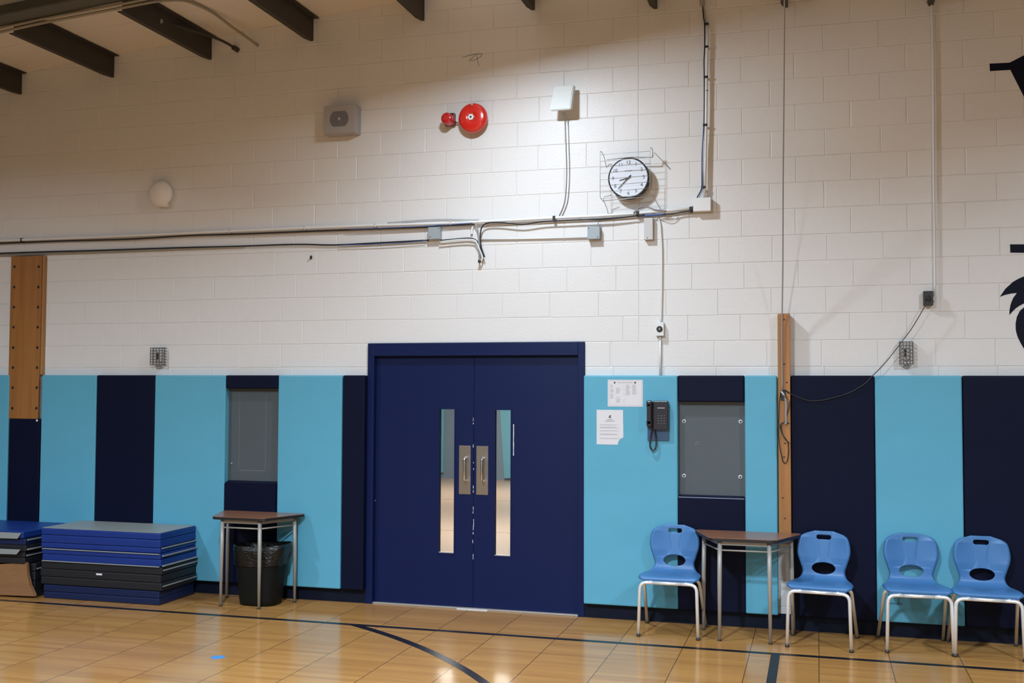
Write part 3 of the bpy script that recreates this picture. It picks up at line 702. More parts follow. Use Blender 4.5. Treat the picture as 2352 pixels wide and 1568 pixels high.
# vertical conduit with tape
vc = empty('vertical_conduit', (wp(1622, 452, YC).x, -0.001, wp(1622, 452, YC).z), 'white vertical conduit with black tape bands rising to the roof', 'conduit')
YV = -0.045
MB().tube([wp(u, v, YV) for u, v in ((1624.5, 50), (1624, 107), (1622.5, 178), (1621.5, 287), (1619.5, 380), (1618, 453))], 0.0125, 12).build('conduit_pipe', 'white_conduit', vc)
for u, v in ((1623.5, 56), (1623, 108), (1622, 177.5), (1620.5, 287.5), (1616.5, 430.5)):
    p = wp(u, v, YV); MB().box((p.x - 0.020, -0.030, p.z - 0.009), (p.x + 0.015, YV - 0.018, p.z + 0.009), bevel=0.004).build('tape_band', 'black_tape', vc)
p = wp(1623, 209, YV); MB().lathe([(0.0135, 0), (0.0135, 0.005)], (p.x, YV, p.z), axis='z', seg=14).build('coupling', 'cable_dark', vc)
mb = MB(); mb.tube([wp(1612, -30, -0.05), wp(1613, 12, -0.05)], 0.020, 14); mb.build('roof_pipe', 'cable_grey', vc)
cable([(1614, 15), (1616, 40), (1618.5, 56), (1618.5, 108), (1617, 140), (1617.5, 178), (1617.5, 240), (1616.5, 288), (1613, 350), (1612.5, 400), (1611.5, 432), (1603, 450), (1594, 470), (1588, 482)], -0.05, 0.005, 'cable_black', 'black cable taped along the left of the vertical conduit', group='black cables on the wall')
cable([(1616, 15), (1619, 32), (1621, 52)], -0.06, 0.006, 'cable_grey', 'short grey cable at the top of the vertical conduit')
cable([(1616, 290), (1614.5, 330), (1613.5, 380), (1614, 430), (1607, 450), (1597, 472)], -0.062, 0.003, 'cable_blue', 'blue wire beside the lower half of the vertical conduit', group='blue cables on the wall')
# drop to key box
cable([(1511, 497), (1514.5, 508), (1517, 520), (1518.5, 545), (1520, 575), (1520, 640), (1519, 700), (1518, 740)], -0.012, 0.0078, 'white_conduit', 'white pipe dropping from long conduit to round-socket box', 'drop_conduit', sm=3)['category'] = 'conduit'
cable([(1516.5, 772), (1516.5, 862)], -0.016, 0.0085, 'white_conduit', 'short white conduit from round-socket box down to the light blue pad', 'drop_conduit', sm=1)['category'] = 'conduit'
root, (x0, x1, z0, z1) = jbox(1505.5, 740, 1524.5, 771, 0.045, 'white_conduit', 'small white socket box with round black outlet above telephone', 'socket_box', 'outlet box')
MB().lathe([(0.024, 0), (0.024, 0.004), (0.018, 0.006)], ((x0 + x1) / 2, -0.0485, (z0 + z1) / 2), seg=24).build('socket_face', 'black_plastic', root)
MB().lathe([(0.006, 0), (0.005, 0.003)], ((x0 + x1) / 2, -0.0547, (z0 + z1) / 2), seg=12).build('socket_screw', 'steel', root)
# right conduit and outlet with cord
cable([(2139.5, -30), (2140, 20), (2143, 120), (2144.5, 330), (2145.5, 480), (2147, 620), (2147, 672)], -0.02, 0.0085, 'white_conduit', 'white conduit running down the right side to black outlet box', 'drop_conduit', sm=2)['category'] = 'conduit'
root, (x0, x1, z0, z1) = jbox(2121.5, 668, 2143.5, 701, 0.06, 'cable_dark', 'black outlet box with plug at the foot of right conduit', 'outlet_box', 'outlet box')
MB().lathe([(0.020, 0), (0.020, 0.005), (0.017, 0.018), (0.010, 0.030)], ((x0 + x1) / 2, -0.0634, (z0 + z1) / 2 - 0.002), seg=20).build('plug', 'black_plastic', root)
mb = MB()
for dz in (0.02, -0.025): MB().box((x1 + 0.0005, -0.03, (z0 + z1) / 2 + dz - 0.006), (x1 + 0.010, -0.045, (z0 + z1) / 2 + dz + 0.006), bevel=0.001).build('side_screw', 'cable_grey', root)
cable([(2133, 686, -0.09), (2129, 697, -0.1), (2122, 707, -0.1), (2110, 728, -0.095), (2092, 757, -0.092), (2070, 786, -0.092), (2048, 815, -0.09), (2026, 841, -0.09), (2005, 862, -0.092), (1985, 882, -0.092), (1950, 902, -0.09), (1915, 913, -0.09), (1880, 920, -0.09), (1850, 918, -0.09), (1818, 905, -0.1), (1808, 900, -0.115)], -0.09, 0.0032, 'cable_dark', 'thin dark cord sagging from black outlet box to wooden post', 'power_cord', sm=5)['category'] = 'cord'

# thermostat guards
def guard(u0, v0, u1, v1, label):
    d = 0.07
    x0, x1, z0, z1 = rect(u0, v0, u1, v1, -d)
    root = empty('thermostat_guard', ((x0 + x1) / 2, -0.001, z0), label, 'thermostat guard')
    mb = MB(); r = 0.0027
    nx, nz = 4, 6
    for i in range(nx + 1):
        x = x0 + (x1 - x0) * i / nx
        mb.box((x - r, -d + r, z0), (x + r, -d - r, z1)); mb.box((x - r, -0.001, z1 - 2 * r), (x + r, -d, z1)); mb.box((x - r, -0.001, z0), (x + r, -d, z0 + 2 * r))
    for j in range(nz + 1):
        z = z0 + r + (z1 - z0 - 2 * r) * j / nz
        mb.box((x0, -d + r, z - r), (x1, -d - r * 1.1, z + r)); mb.box((x0 - r, -0.001, z - r), (x0 + r, -d, z + r)); mb.box((x1 - r, -0.001, z - r), (x1 + r, -d, z + r))
    for x in (x0, x1): mb.box((x - r, -0.03, z0), (x + r, -0.036, z1))
    mb.build('cage', 'cage_grey', root)
    w, h = x1 - x0, z1 - z0
    t = MB().box((x0 + w * 0.26, -0.0008, z0 + h * 0.2), (x1 - w * 0.26, -0.035, z1 - h * 0.2), bevel=0.004).build('thermostat', 'paper', root)
    MB().box((x0 + w * 0.36, -0.0353, z0 + h * 0.3), (x1 - w * 0.5, -0.037, z1 - h * 0.3)).build('thermostat_slot', 'desk_edge', t)
    mb = MB()
    mb.box(((x0 + x1) / 2 - 0.02, -0.01, z0 - 0.022), ((x0 + x1) / 2 + 0.02, -0.04, z0 - 0.004), bevel=0.004); mb.build('lock', 'grey_box', root)
guard(345.5, 798, 372, 838, 'small wire-caged thermostat left of the door above pads')
guard(2067, 784, 2097, 836, 'small wire-caged thermostat right of the post under black outlet')

# clock and its wire guard
cc = wp(1443, 408, -0.105)
ck = empty('wall_clock', (cc.x, -0.001, cc.z - 0.16), 'round black-rimmed wall clock behind a bent wire guard', 'clock')
R = 0.165
MB().lathe([(R - 0.010, 0.0), (R - 0.002, 0.02), (R, 0.095), (R - 0.004, 0.102), (R - 0.010, 0.102), (R - 0.012, 0.096)], (cc.x, -0.0008, cc.z), seg=64).build('clock_case', 'black_plastic', ck)
face = MB().lathe([(R - 0.0125, 0.0972), (R - 0.0125, 0.0985)], (cc.x, -0.0008, cc.z), seg=64).build('clock_face', 'clock_face', ck)
def text_mesh(txt, size, loc, name, m, parent):
    cu = bpy.data.curves.new(name, 'FONT'); cu.body = txt; cu.size = size; cu.align_x = 'CENTER'; cu.align_y = 'CENTER'; cu.extrude = 0.0003; cu.resolution_u = 3
    to = bpy.data.objects.new(name + '_src', cu); COL.objects.link(to)
    dg = bpy.context.evaluated_depsgraph_get(); me = bpy.data.meshes.new_from_object(to.evaluated_get(dg))
    bpy.data.objects.remove(to)
    bm = bmesh.new(); bm.from_mesh(me); bpy.data.meshes.remove(me)
    for v in bm.verts: v.co = Vector((loc[0] + v.co.x, loc[1] - v.co.z, loc[2] + v.co.y))
    return bm
mb = MB()
for n in range(1, 13):
    a = math.radians(n * 30); r = R - 0.042
    mb.merge(text_mesh(str(n), 0.040, (cc.x + r * math.sin(a), -0.1000, cc.z + r * math.cos(a)), 'n', 'ink', ck))
mb.build('numerals', 'ink', face)
mb = MB(); mb.box((cc.x - 0.03, -0.0995, cc.z + 0.054), (cc.x + 0.03, -0.0999, cc.z + 0.060)); mb.build('maker_mark', 'ink_grey', face)
def hand(ang, l, w, tail, y, name):
    a = math.radians(ang); d = Vector((math.sin(a), 0, math.cos(a))); n = Vector((math.cos(a), 0, -math.sin(a)))
    c = Vector((cc.x, 0, cc.z)); P = [c - d * tail + n * w, c + d * l + n * w * 0.4, c + d * l - n * w * 0.4, c - d * tail - n * w]
    MB().prism([(p_.x, p_.z) for p_ in P], y, y - 0.0015).build(name, 'ink', ck)
hand(256, 0.075, 0.005, 0.02, -0.1025, 'hour_hand'); hand(225, 0.118, 0.0038, 0.03, -0.1045, 'minute_hand'); hand(222, 0.12, 0.001, 0.03, -0.1065, 'second_hand')
MB().lathe([(0.008, 0.0), (0.006, 0.003)], (cc.x, -0.1065, cc.z), seg=14).build('hub', 'ink', ck)
YG = -0.15
gd = empty('clock_wire_guard', (wp(1440, 460, YG).x, -0.001, wp(1440, 490, YG).z), 'bent silver wire guard standing off in front of the clock', 'wire guard')
mb = MB(); rw = 0.0026
mb.tube([wp(1393, 384, -0.0015), wp(1388, 362, -0.07), wp(1384, 352, -0.12), wp(1380, 347, YG), wp(1378.5, 352, YG), wp(1378.5, 400, YG), wp(1378.5, 452, YG), wp(1384, 461, -0.13), wp(1388, 464, -0.1), wp(1395, 482, -0.03), wp(1397, 492, -0.0015)], rw, 8); mb.build('side_frame', 'wire', gd); mb = MB()
mb.tube([wp(1540, 389, -0.0015), wp(1503, 350, -0.09), wp(1499, 361, -0.09), wp(1499.5, 345, -0.12), wp(1495, 338, YG), wp(1493, 343, YG), wp(1493, 395, YG), wp(1492.5, 446, YG), wp(1500, 447, -0.12), wp(1503, 456, -0.09), wp(1513, 473, -0.03), wp(1519, 484, -0.0015)], rw, 8)
mb.build('side_frame', 'wire', gd)
for i in range(8):
    vl = 355.5 + i * 14.4; vr = 347 + i * 14.1
    if i == 1: vl += 1
    MB().tube([wp(1378.5, vl, YG), wp(1493, vr, YG)], 0.0015, 6).build('guard_wire', 'wire', gd)
MB().tube([wp(1394, 367, -0.1), wp(1420, 364, -0.1), wp(1446, 361, -0.1), wp(1472, 361, -0.1), wp(1499, 361, -0.1)], 0.0034, 8, smooth_path=3).build('top_rail', 'wire', gd)
MB().tube([wp(1386, 461, -0.12), wp(1387, 452, -0.11), wp(1405, 448, -0.1)], 0.003, 8).build('hook', 'wire', gd)
MB().tube([wp(1385, 461, -0.12), wp(1440, 456, -0.12), wp(1499, 450, -0.12)], 0.0032, 8).build('bottom_rail', 'wire', gd)

# papers
def sheet(u0, v0, u1, v1, label, notch=False, name='paper_notice', rot=0):
    y = PF - 0.0004; x0, x1, z0, z1 = rect(u0, v0, u1, v1, y)
    root = empty(name, ((x0 + x1) / 2, y, z0), label, 'paper notice')
    poly = [(x0, z0), (x1, z0), (x1, z1), (x0, z1)]
    if notch:
        w = x1 - x0; poly = [(x0, z0), (x0 + w * 0.80, z0 - 0.001), (x0 + w * 0.83, z0 + w * 0.12), (x0 + w * 0.89, z0 + w * 0.21), (x1 + 0.003, z0 + w * 0.27), (x1, z1), (x0, z1)]
    MB().prism(poly, y, y - 0.001).build('page', 'paper', root)
    return root, x0, x1, z0, z1, y - 0.0011
root, x0, x1, z0, z1, y = sheet(1396, 872, 1476.5, 933.5, 'wide landscape paper notice with two columns, topmost on light blue pad')
mb = MB(); w, h = x1 - x0, z1 - z0
for a, b, c, d in ((0.03, 0.97, 0.05, 0.056), (0.03, 0.97, 0.955, 0.961), (0.03, 0.034, 0.05, 0.96), (0.966, 0.97, 0.05, 0.96)): mb.box((x0 + a * w, y, z0 + c * h), (x0 + b * w, y - 0.0003, z0 + d * h))
mb.build('border', 'ink_grey', root)
mb = MB()
for a in (0.175, 0.76): mb.box((x0 + a * w, y, z0 + 0.86 * h), (x0 + (a + 0.045) * w, y - 0.0003, z0 + 0.925 * h))
mb.build('corner_mark', 'ink', root)
mb = MB(); mb.box((x0 + 0.27 * w, y, z0 + 0.885 * h), (x0 + 0.72 * w, y - 0.0003, z0 + 0.9 * h))
random.seed(3)
for cx_, top, bot, ww in ((0.07, 0.80, 0.25, 0.11), (0.24, 0.80, 0.1, 0.13), (0.46, 0.80, 0.1, 0.02), (0.52, 0.80, 0.35, 0.14), (0.70, 0.80, 0.45, 0.15)):
    z = top
    while z > bot:
        l = ww * random.uniform(0.45, 1)
        if random.random() < 0.75: mb.box((x0 + cx_ * w, y, z0 + z * h), (x0 + (cx_ + l) * w, y - 0.0003, z0 + (z + 0.012) * h))
        z -= 0.038
mb.build('printed_lines', 'ink_grey', root)
root, x0, x1, z0, z1, y = sheet(1370.5, 941, 1431, 1020.5, 'upright paper notice with torn lower right corner on light blue pad', True)
mb = MB(); w, h = x1 - x0, z1 - z0
mb.box((x0 + 0.46 * w, y, z0 + 0.77 * h), (x0 + 0.55 * w, y - 0.0003, z0 + 0.80 * h)); mb.prism([(x0 + 0.46 * w, z0 + 0.81 * h), (x0 + 0.52 * w, z0 + 0.80 * h), (x0 + 0.56 * w, z0 + 0.85 * h), (x0 + 0.50 * w, z0 + 0.84 * h)], y, y - 0.0003)
mb.build('emblem', 'ink', root)
mb = MB()
for a, b, c in ((0.40, 0.61, 0.715), (0.32, 0.68, 0.67)): mb.box((x0 + a * w, y, z0 + c * h), (x0 + b * w, y - 0.0003, z0 + (c + 0.01) * h))
mb.build('heading', 'ink', root)
mb = MB()
for c in (0.57, 0.555, 0.50, 0.485, 0.47, 0.40, 0.385, 0.31, 0.29, 0.275, 0.18, 0.165):
    mb.box((x0 + 0.12 * w, y, z0 + c * h), (x0 + random.uniform(0.7, 0.9) * w, y - 0.0003, z0 + (c + 0.005) * h))
mb.build('printed_lines', 'ink_grey', root)

# telephone
y0 = PF - 0.0008
x0, x1, z0, z1 = rect(1486.5, 920, 1536, 1012, -0.10)
ph = empty('wall_telephone', ((x0 + x1) / 2, y0, z0), 'black wall telephone with handset and looped cord on light blue pad', 'telephone')
MB().box((x0, y0, z0), (x1, y0 - 0.012, z1 - 0.03), bevel=0.002).build('reflecting_base', 'phone_reflection', ph)  # lower part of the phone, its blue reflection coloured in
w, h = x1 - x0, z1 - z0
body = MB().box((x0 + 0.30 * w, y0 - 0.0125, z0 + 0.28 * h), (x1, y0 - 0.055, z1), bevel=0.008, seg=3).build('phone_body', 'phone_black', ph)
MB().box((x0, y0 - 0.0125, z0 + 0.32 * h), (x0 + 0.295 * w, y0 - 0.03, z1 - 0.01), bevel=0.004).build('cradle', 'phone_black', ph)
hx = x0 + 0.135 * w
MB().box((hx - 0.022, y0 - 0.0305, z1 - 0.052), (hx + 0.022, y0 - 0.085, z1 + 0.002), bevel=0.012, seg=3).box((hx - 0.022, y0 - 0.0305, z0 + 0.36 * h), (hx + 0.022, y0 - 0.085, z0 + 0.36 * h + 0.052), bevel=0.012, seg=3).box((hx - 0.018, y0 - 0.055, z0 + 0.40 * h), (hx + 0.018, y0 - 0.085, z1 - 0.02), bevel=0.008, seg=3).build('handset', 'phone_black', ph)
MB().box((x0 + 0.50 * w, y0 - 0.0553, z0 + 0.815 * h), (x0 + 0.84 * w, y0 - 0.057, z0 + 0.828 * h)).build('label_strip', 'paper', body)
for r_ in range(4):
    for c_ in range(3):
        kx = x0 + (0.52 + 0.13 * c_) * w; kz = z0 + (0.42 + 0.065 * r_) * h
        MB().box((kx, y0 - 0.0553, kz), (kx + 0.012, y0 - 0.058, kz + 0.009), bevel=0.001).build('key', 'phone_key', body)
# coiled cord
pts = []
path = [Vector((hx, y0 - 0.05, z0 + 0.36 * h - 0.001))] + [wp(u, v, y0 - 0.03) for u, v in ((1498, 985), (1495, 1000), (1493, 1015), (1494, 1028), (1499, 1034), (1505, 1030), (1507, 1015), (1506, 1000), (1504, 988))] + [Vector((x0 + 0.38 * w, y0 - 0.035, z0 + 0.285 * h))]
dense = []
for i in range(len(path) - 1):
    p0 = path[max(i - 1, 0)]; p1 = path[i]; p2 = path[i + 1]; p3 = path[min(i + 2, len(path) - 1)]
    for k in range(26):
        t = k / 26; dense.append(0.5 * ((2 * p1) + (-p0 + p2) * t + (2 * p0 - 5 * p1 + 4 * p2 - p3) * t * t + (-p0 + 3 * p1 - 3 * p2 + p3) * t ** 3))
for i, p_ in enumerate(dense):
    a = i * 1.05; pts.append(p_ + Vector((math.cos(a) * 0.0065, math.sin(a) * 0.0065, 0)))
MB().tube(pts, 0.003, 6).build('coiled_cord', 'phone_black', ph)

# stub bolt, pencil mark
p = wp(715.5, 589, -0.02)
tag(MB().tube([(p.x - 0.015, -0.001, p.z - 0.015), (p.x, -0.03, p.z)], 0.010, 10).build('wall_stub', 'black_plastic'), 'small black stub poking out of wall under lower black cable', 'bolt')
tag(MB().tube([wp(u, v, -0.002) for u, v in ((1061.5, 132), (1080, 127), (1094, 124), (1106, 124), (1106, 128), (1098, 134), (1085, 139), (1078, 139), (1087, 131), (1094, 124), (1097, 140), (1100, 152))], 0.0018, 6, smooth_path=3).build('pencil_mark', 'pencil'), 'faint pencil scribble high on the wall above the bell', 'scribble')

# mural on the right
def painted(px, label, name='wall_mural'):
    P = [wp(u, v, -0.001) for u, v in px]
    tag(MB().prism([(q_.x, q_.z) for q_ in P], -0.0006, -0.0016).build(name, 'mural_navy'), label, 'mural', 'painted navy emblem at the right edge')
painted([(2272.8, 146), (2318.5, 144), (2352, 127), (2400, 105), (2400, 300), (2352, 222.5), (2320.6, 160.4), (2273.6, 163.3)], 'painted navy shape, topmost of three at the right picture edge')
painted([(2319.8, 561), (2400, 561), (2400, 581), (2320.5, 580)], 'short painted navy bar, middle of three shapes at right edge')
def z6(pts): return [(1952 + x / 5.2275, 580 + y_ / 5.2275) for x, y_ in pts]
painted(z6([(1800, 530), (1870, 430), (1960, 350), (2020, 315), (2091, 285), (2300, 220), (2300, 560), (2180, 580), (2091, 610), (2040, 635), (1990, 670), (1950, 710), (1915, 748), (1918, 680), (1930, 620), (1960, 545), (2005, 485), (1940, 490), (1870, 505)]), 'painted navy curved feather tips, lower part of emblem at right edge')
painted(z6([(2300, 600), (2180, 620), (2091, 655), (2040, 700), (2005, 770), (1990, 850), (1992, 930), (2010, 1000), (2050, 1085), (2091, 1155), (2300, 1300)]), 'painted navy rounded shape beneath feather tips at right edge')

# ------------------------------------------------------------------ ROOF STEEL
PUR = [(-7.325, 'leftmost dark steel roof beam cut by left picture edge'), (-6.297, 'second dark steel roof beam from left, meeting the dim wall'),
       (-5.270, 'dark steel roof beam beside the two capped pipe ends'), (-4.256, 'dark steel roof beam ending just above the wall speaker'),
       (-3.213, 'dark steel roof beam above and between speaker and red bell'), (-2.235, 'dark steel roof beam above the antenna box near lamp glow'),
       (-1.215, 'dark steel beam end above the clock, left of vertical conduit'), (-0.196, 'dark steel beam end that the grey rope hangs from'), (0.86, 'rightmost dark steel beam end near top of right conduit')]
for x, lab in PUR:
    zb = roof_z(x) - 0.205; zt = roof_z(x) - 0.0015
    def pj(poly, ya, yb): mb.prism(poly, ya, yb)
    mb = MB(); t = 0.006
    # Z section, coped at the wall end
    bm = mb.bm
    def quadstrip(P0, P1):
        a = [bm.verts.new(p) for p in P0]; b = [bm.verts.new(p) for p in P1]; n = len(a)
        bm.faces.new(a[::-1]); bm.faces.new(b)
        for i in range(n): bm.faces.new((a[i], a[(i + 1) % n], b[(i + 1) % n], b[i]))
    tz = zt - 0.006
    sec = lambda y, w: [(x - w, y, zb), (x, y, zb), (x, y, tz), (x + 0.055, y, tz - SL * (0.055 if x > RX else -0.055) * 0), (x + 0.055, y, tz + 0.0035 - abs(SL) * 0.055), (x - t, y, tz + 0.0035), (x - t, y, zb + t), (x - w, y, zb + t)]
    quadstrip(sec(-0.0012, 0.028), sec(-0.09, 0.05)); quadstrip(sec(-0.0901, 0.05), sec(-1.30, 0.05))
    o = mb.build('roof_beam', 'beam'); tag(o, lab, 'roof beam', 'steel roof beams meeting the block wall')
# rafter parallel to the wall, upper left
mb = MB(); yr = -1.425
def along(x, dz): return roof_z(x) - 0.205 + dz
bm = mb.bm
for a, b in ((XL + 0.3, RX), (RX, XR - 0.3)):
    mb.prism([(a, along(a, 0.062)), (b, along(b, 0.062)), (b, along(b, 0.074)), (a, along(a, 0.074))], yr + 0.09, yr - 0.09)
    mb.prism([(a, along(a, 0.074)), (b, along(b, 0.074)), (b, along(b, 0.19)), (a, along(a, 0.19))], yr + 0.004, yr - 0.004)
rf = tag(mb.build('roof_rafter', 'rafter'), 'olive grey steel rafter crossing the top left corner under the roof', 'rafter')
for y_, r_, lab, bend in ((-1.195, 0.011, 'pipe', 1), (-1.165, 0.011, 'pipe', 2)):
    pass
def onx(u, v, y): return wp(u, v, y)
q = [wp(u_, v_, -1.345) for u_, v_ in ((-60, 77), (0, 65), (90, 45), (180, 28), (264, 12), (340, -3), (380, -12))]
tag(MB().tube(q, 0.011, 10).build('ceiling_pipe', 'roof_conduit'), 'thin tan pipe along the underside of the rafter, far top left', 'pipe', 'pipes under the roof')
q = [wp(-60, 86, -1.316), wp(0, 74, -1.316), wp(90, 54, -1.316), wp(180, 37, -1.316), wp(264, 21, -1.31), wp(340, 6, -1.27), wp(380, 1, -1.1), wp(420, 1, -0.93), wp(450, 10, -0.77), wp(490, 30, -0.55), wp(530, 60, -0.32), wp(560, 81, -0.15), wp(592, 105, -0.002)]
tag(MB().tube(q, 0.012, 10, smooth_path=4).build('ceiling_pipe', 'roof_conduit'), 'tan pipe leaving the rafter and bending down to enter the wall', 'pipe', 'pipes under the roof')
q = [wp(320, 15, -0.95), wp(345, 33, -0.85), wp(370, 47, -0.75), wp(420, 64, -0.5), wp(480, 82, -0.3), wp(515, 96, -0.12), wp(543, 113, -0.004)]
pp = empty('dark_ceiling_pipe', q[3], 'dark pipe with clamp crossing a roof beam and entering the wall', 'pipe', 'pipes under the roof')
MB().tube(q, 0.012, 10, smooth_path=4).build('pipe_run', 'beam', pp)
MB().tube([wp(535, 108, -0.05), wp(547, 116, -0.003)], 0.022, 12).build('wall_socket', 'beam', pp)
p = wp(370, 49, -0.78); MB().lathe([(0.02, 0), (0.022, 0.012), (0.015, 0.02)], p, axis='y', seg=12).build('pipe_clamp', 'cable_grey', pp)

# ------------------------------------------------------------------ FLOOR MARKINGS
LW = 0.028
tag(MB().slab([(-9.5, -0.80 - LW), (3.5, -0.80 - LW), (3.5, -0.80 + LW), (-9.5, -0.80 + LW)], 0.0002, 0.0010).build('court_line', 'line_black'), 'long black court line running along the wall', 'court line')
ax, ay, ar = -6.1, -5.75, 5.62
import numpy as np
P = np.array([(-3.40, -0.83), (-3.0, -1.115), (-2.79, -1.24), (-2.54, -1.49), (-2.34, -1.69), (-1.995, -2.072)])
Mx = np.c_[2 * P, np.ones(len(P))]; s_ = np.linalg.lstsq(Mx, (P ** 2).sum(1), rcond=None)[0]
ax, ay = s_[0], s_[1]; ar = math.sqrt(s_[2] + ax * ax + ay * ay)
a0 = math.atan2(-0.80 + 0.0 - ay, -3.44 - ax); a1 = a0 - 3.2 / ar
outer = [(ax + (ar + 0.032) * math.cos(a0 + (a1 - a0) * i / 60), ay + (ar + 0.032) * math.sin(a0 + (a1 - a0) * i / 60)) for i in range(61)]
inner = [(ax + (ar - 0.032) * math.cos(a0 + (a1 - a0) * i / 60), ay + (ar - 0.032) * math.sin(a0 + (a1 - a0) * i / 60)) for i in range(61)]
tag(MB().slab(outer + inner[::-1], 0.0002, 0.0012).build('court_arc', 'line_black'), 'curved black court line sweeping away from the long line towards camera', 'court line')
tag(MB().slab([(-0.322, -0.83), (-0.262, -0.83), (-0.262, -6.5), (-0.322, -6.5)], 0.0002, 0.0011).build('court_line', 'line_black'), 'black court line at right angles to wall, left of single chair', 'court line')
p = fp(500.5, 1509); tag(MB().lathe([(0.048, 0.0002), (0.048, 0.0012)], (p.x, p.y, 0), axis='z', seg=32).build('floor_dot', 'dot_blue'), 'small round blue sticker on the wooden floor', 'floor sticker')

# ------------------------------------------------------------------ CHAIRS
def chair_shell(root):
    """one moulded sheet, seat and back, with a lumbar oval and a grip slot"""
    prof = [(-0.222, 0.410), (-0.228, 0.420), (-0.218, 0.432), (-0.16, 0.438), (-0.06, 0.432), (0.03, 0.426), (0.092, 0.430), (0.128, 0.452), (0.142, 0.49), (0.152, 0.54), (0.166, 0.62), (0.180, 0.70), (0.188, 0.745), (0.193, 0.776)]
    wid = [0.185, 0.205, 0.220, 0.226, 0.222, 0.210, 0.184, 0.160, 0.150, 0.165, 0.188, 0.180, 0.150, 0.062]
    pts = [Vector((0, y, z)) for y, z in prof]
    # dense centreline
    D = []; Wd = []; n = len(pts)
    for i in range(n - 1):
        i0, i3 = max(i - 1, 0), min(i + 2, n - 1)
        for k in range(12):
            t = k / 12
            cr = lambda a, b, c, d: 0.5 * ((2 * b) + (-a + c) * t + (2 * a - 5 * b + 4 * c - d) * t * t + (-a + 3 * b - 3 * c + d) * t ** 3)
            D.append(cr(pts[i0], pts[i], pts[i + 1], pts[i3])); Wd.append(cr(wid[i0], wid[i], wid[i + 1], wid[i3]))
    D.append(pts[-1]); Wd.append(wid[-1])
    L = [0]
    for i in range(1, len(D)): L.append(L[-1] + (D[i] - D[i - 1]).length)
    T = L[-1]; NR, NC = 150, 84
    def at(s):
        for i in range(1, len(L)):
            if s <= L[i] + 1e-9: break
        t = (s - L[i - 1]) / (L[i] - L[i - 1]); p = D[i - 1].lerp(D[i], t)
        return p, Wd[i - 1] * (1 - t) + Wd[i] * t
    # arc length of the two openings
    def s_at_z(z):
        for i in range(len(D)):
            if D[i].z >= z and D[i].y > 0.09: return L[i]
    so, ss = s_at_z(0.507), s_at_z(0.731)
    holes = [(so, 0.084, 0.043, 2.0), (ss, 0.052, 0.0165, 4.0)]
    def inside(x, s):
        return min((abs(x) / a) ** e + (abs(s - c) / b) ** e - 1 for c, a, b, e in holes)
    bm = bmesh.new(); V = []
    for r in range(NR + 1):
        s = T * r / NR; row = []
        for c in range(NC + 1):
            tt = c / NC * 2 - 1; _, w = at(s)
            # rounded top corners
            x = tt * w; row.append([x, s])
        V.append(row)
    dead = [[False] * (NC + 1) for _ in range(NR + 1)]
    for r in range(NR + 1):
        for c in range(NC + 1):
            x, s = V[r][c]
            for ce, a, b, e in holes:
                f = ((abs(x) / a) ** e + (abs(s - ce) / b) ** e)
                if f < 1e-6: dead[r][c] = True; continue
                k = f ** (-1 / e)          # scale factor that brings the point to the rim
                d = math.hypot(x * (k - 1), (s - ce) * (k - 1))
                if f < 1:
                    if d < 0.0036: V[r][c] = [x * k, ce + (s - ce) * k]
                    else: dead[r][c] = True
                elif d < 0.0022: V[r][c] = [x * k, ce + (s - ce) * k]
    bv = {}
    def vert(r, c):
        if (r, c) in bv: return bv[(r, c)]
        x, s = V[r][c]; s = min(max(s, 0), T); p, w = at(s)
        p2, _ = at(min(T, s + 0.004)); p1, _ = at(max(0, s - 0.004)); tn = (p2 - p1).normalized(); nr = Vector((0, -tn.z, tn.y))   # towards the sitter
        u = min(1, abs(x) / max(w, 0.02))
        back = max(0, min(1, (s - 0.42) / 0.10))
        lift = back * 0.030 * u ** 2 * (1 if s < T - 0.05 else max(0, (T - s) / 0.05)) + (1 - back) * 0.010 * u ** 2
        lip = 0.016 * max(0, (u - 0.90) / 0.10) ** 2
        # raised central band
        z = p.z; em = 0
        if back > 0.5:
            h = (z - 0.55) / (0.74 - 0.55); cb = 0.030 + 0.026 * max(0, min(1, h)) ** 2 + (0.055 * (max(0, 0.60 - z) / 0.09) ** 1.6 if z < 0.60 else 0)
            q = (abs(x) - cb) / 0.006; em = -0.0042 * (1 / (1 + math.exp(-max(-20, min(20, q * 2))))) * (1 - max(0, min(1, (abs(x) - cb) / 0.09)))
        o = p + nr * (lift - lip + em) + Vector((x, 0, 0))
        bv[(r, c)] = bm.verts.new(o); return bv[(r, c)]
    for r in range(NR):
        for c in range(NC):
            if any(dead[r + i][c + j] for i in (0, 1) for j in (0, 1)): continue
            cxx = sum(V[r + i][c + j][0] for i in (0, 1) for j in (0, 1)) / 4; csx = sum(V[r + i][c + j][1] for i in (0, 1) for j in (0, 1)) / 4
            if inside(cxx, csx) < -0.01: continue
            q = [vert(r, c), vert(r, c + 1), vert(r + 1, c + 1), vert(r + 1, c)]
            if len(set(q)) == 4 and (q[0].co - q[2].co).length > 1e-5:
                f = bm.faces.new(q); f.smooth = True
    bmesh.ops.remove_doubles(bm, verts=bm.verts[:], dist=0.00002)
    bmesh.ops.recalc_face_normals(bm, faces=bm.faces[:])
    mb = MB(); mb.merge(bm); 
    for f in mb.bm.faces: f.smooth = True
    o = mb.build('seat_shell', 'chair_blue', root)
    md = o.modifiers.new('thickness', 'SOLIDIFY'); md.thickness = 0.006; md.offset = 0
    return o
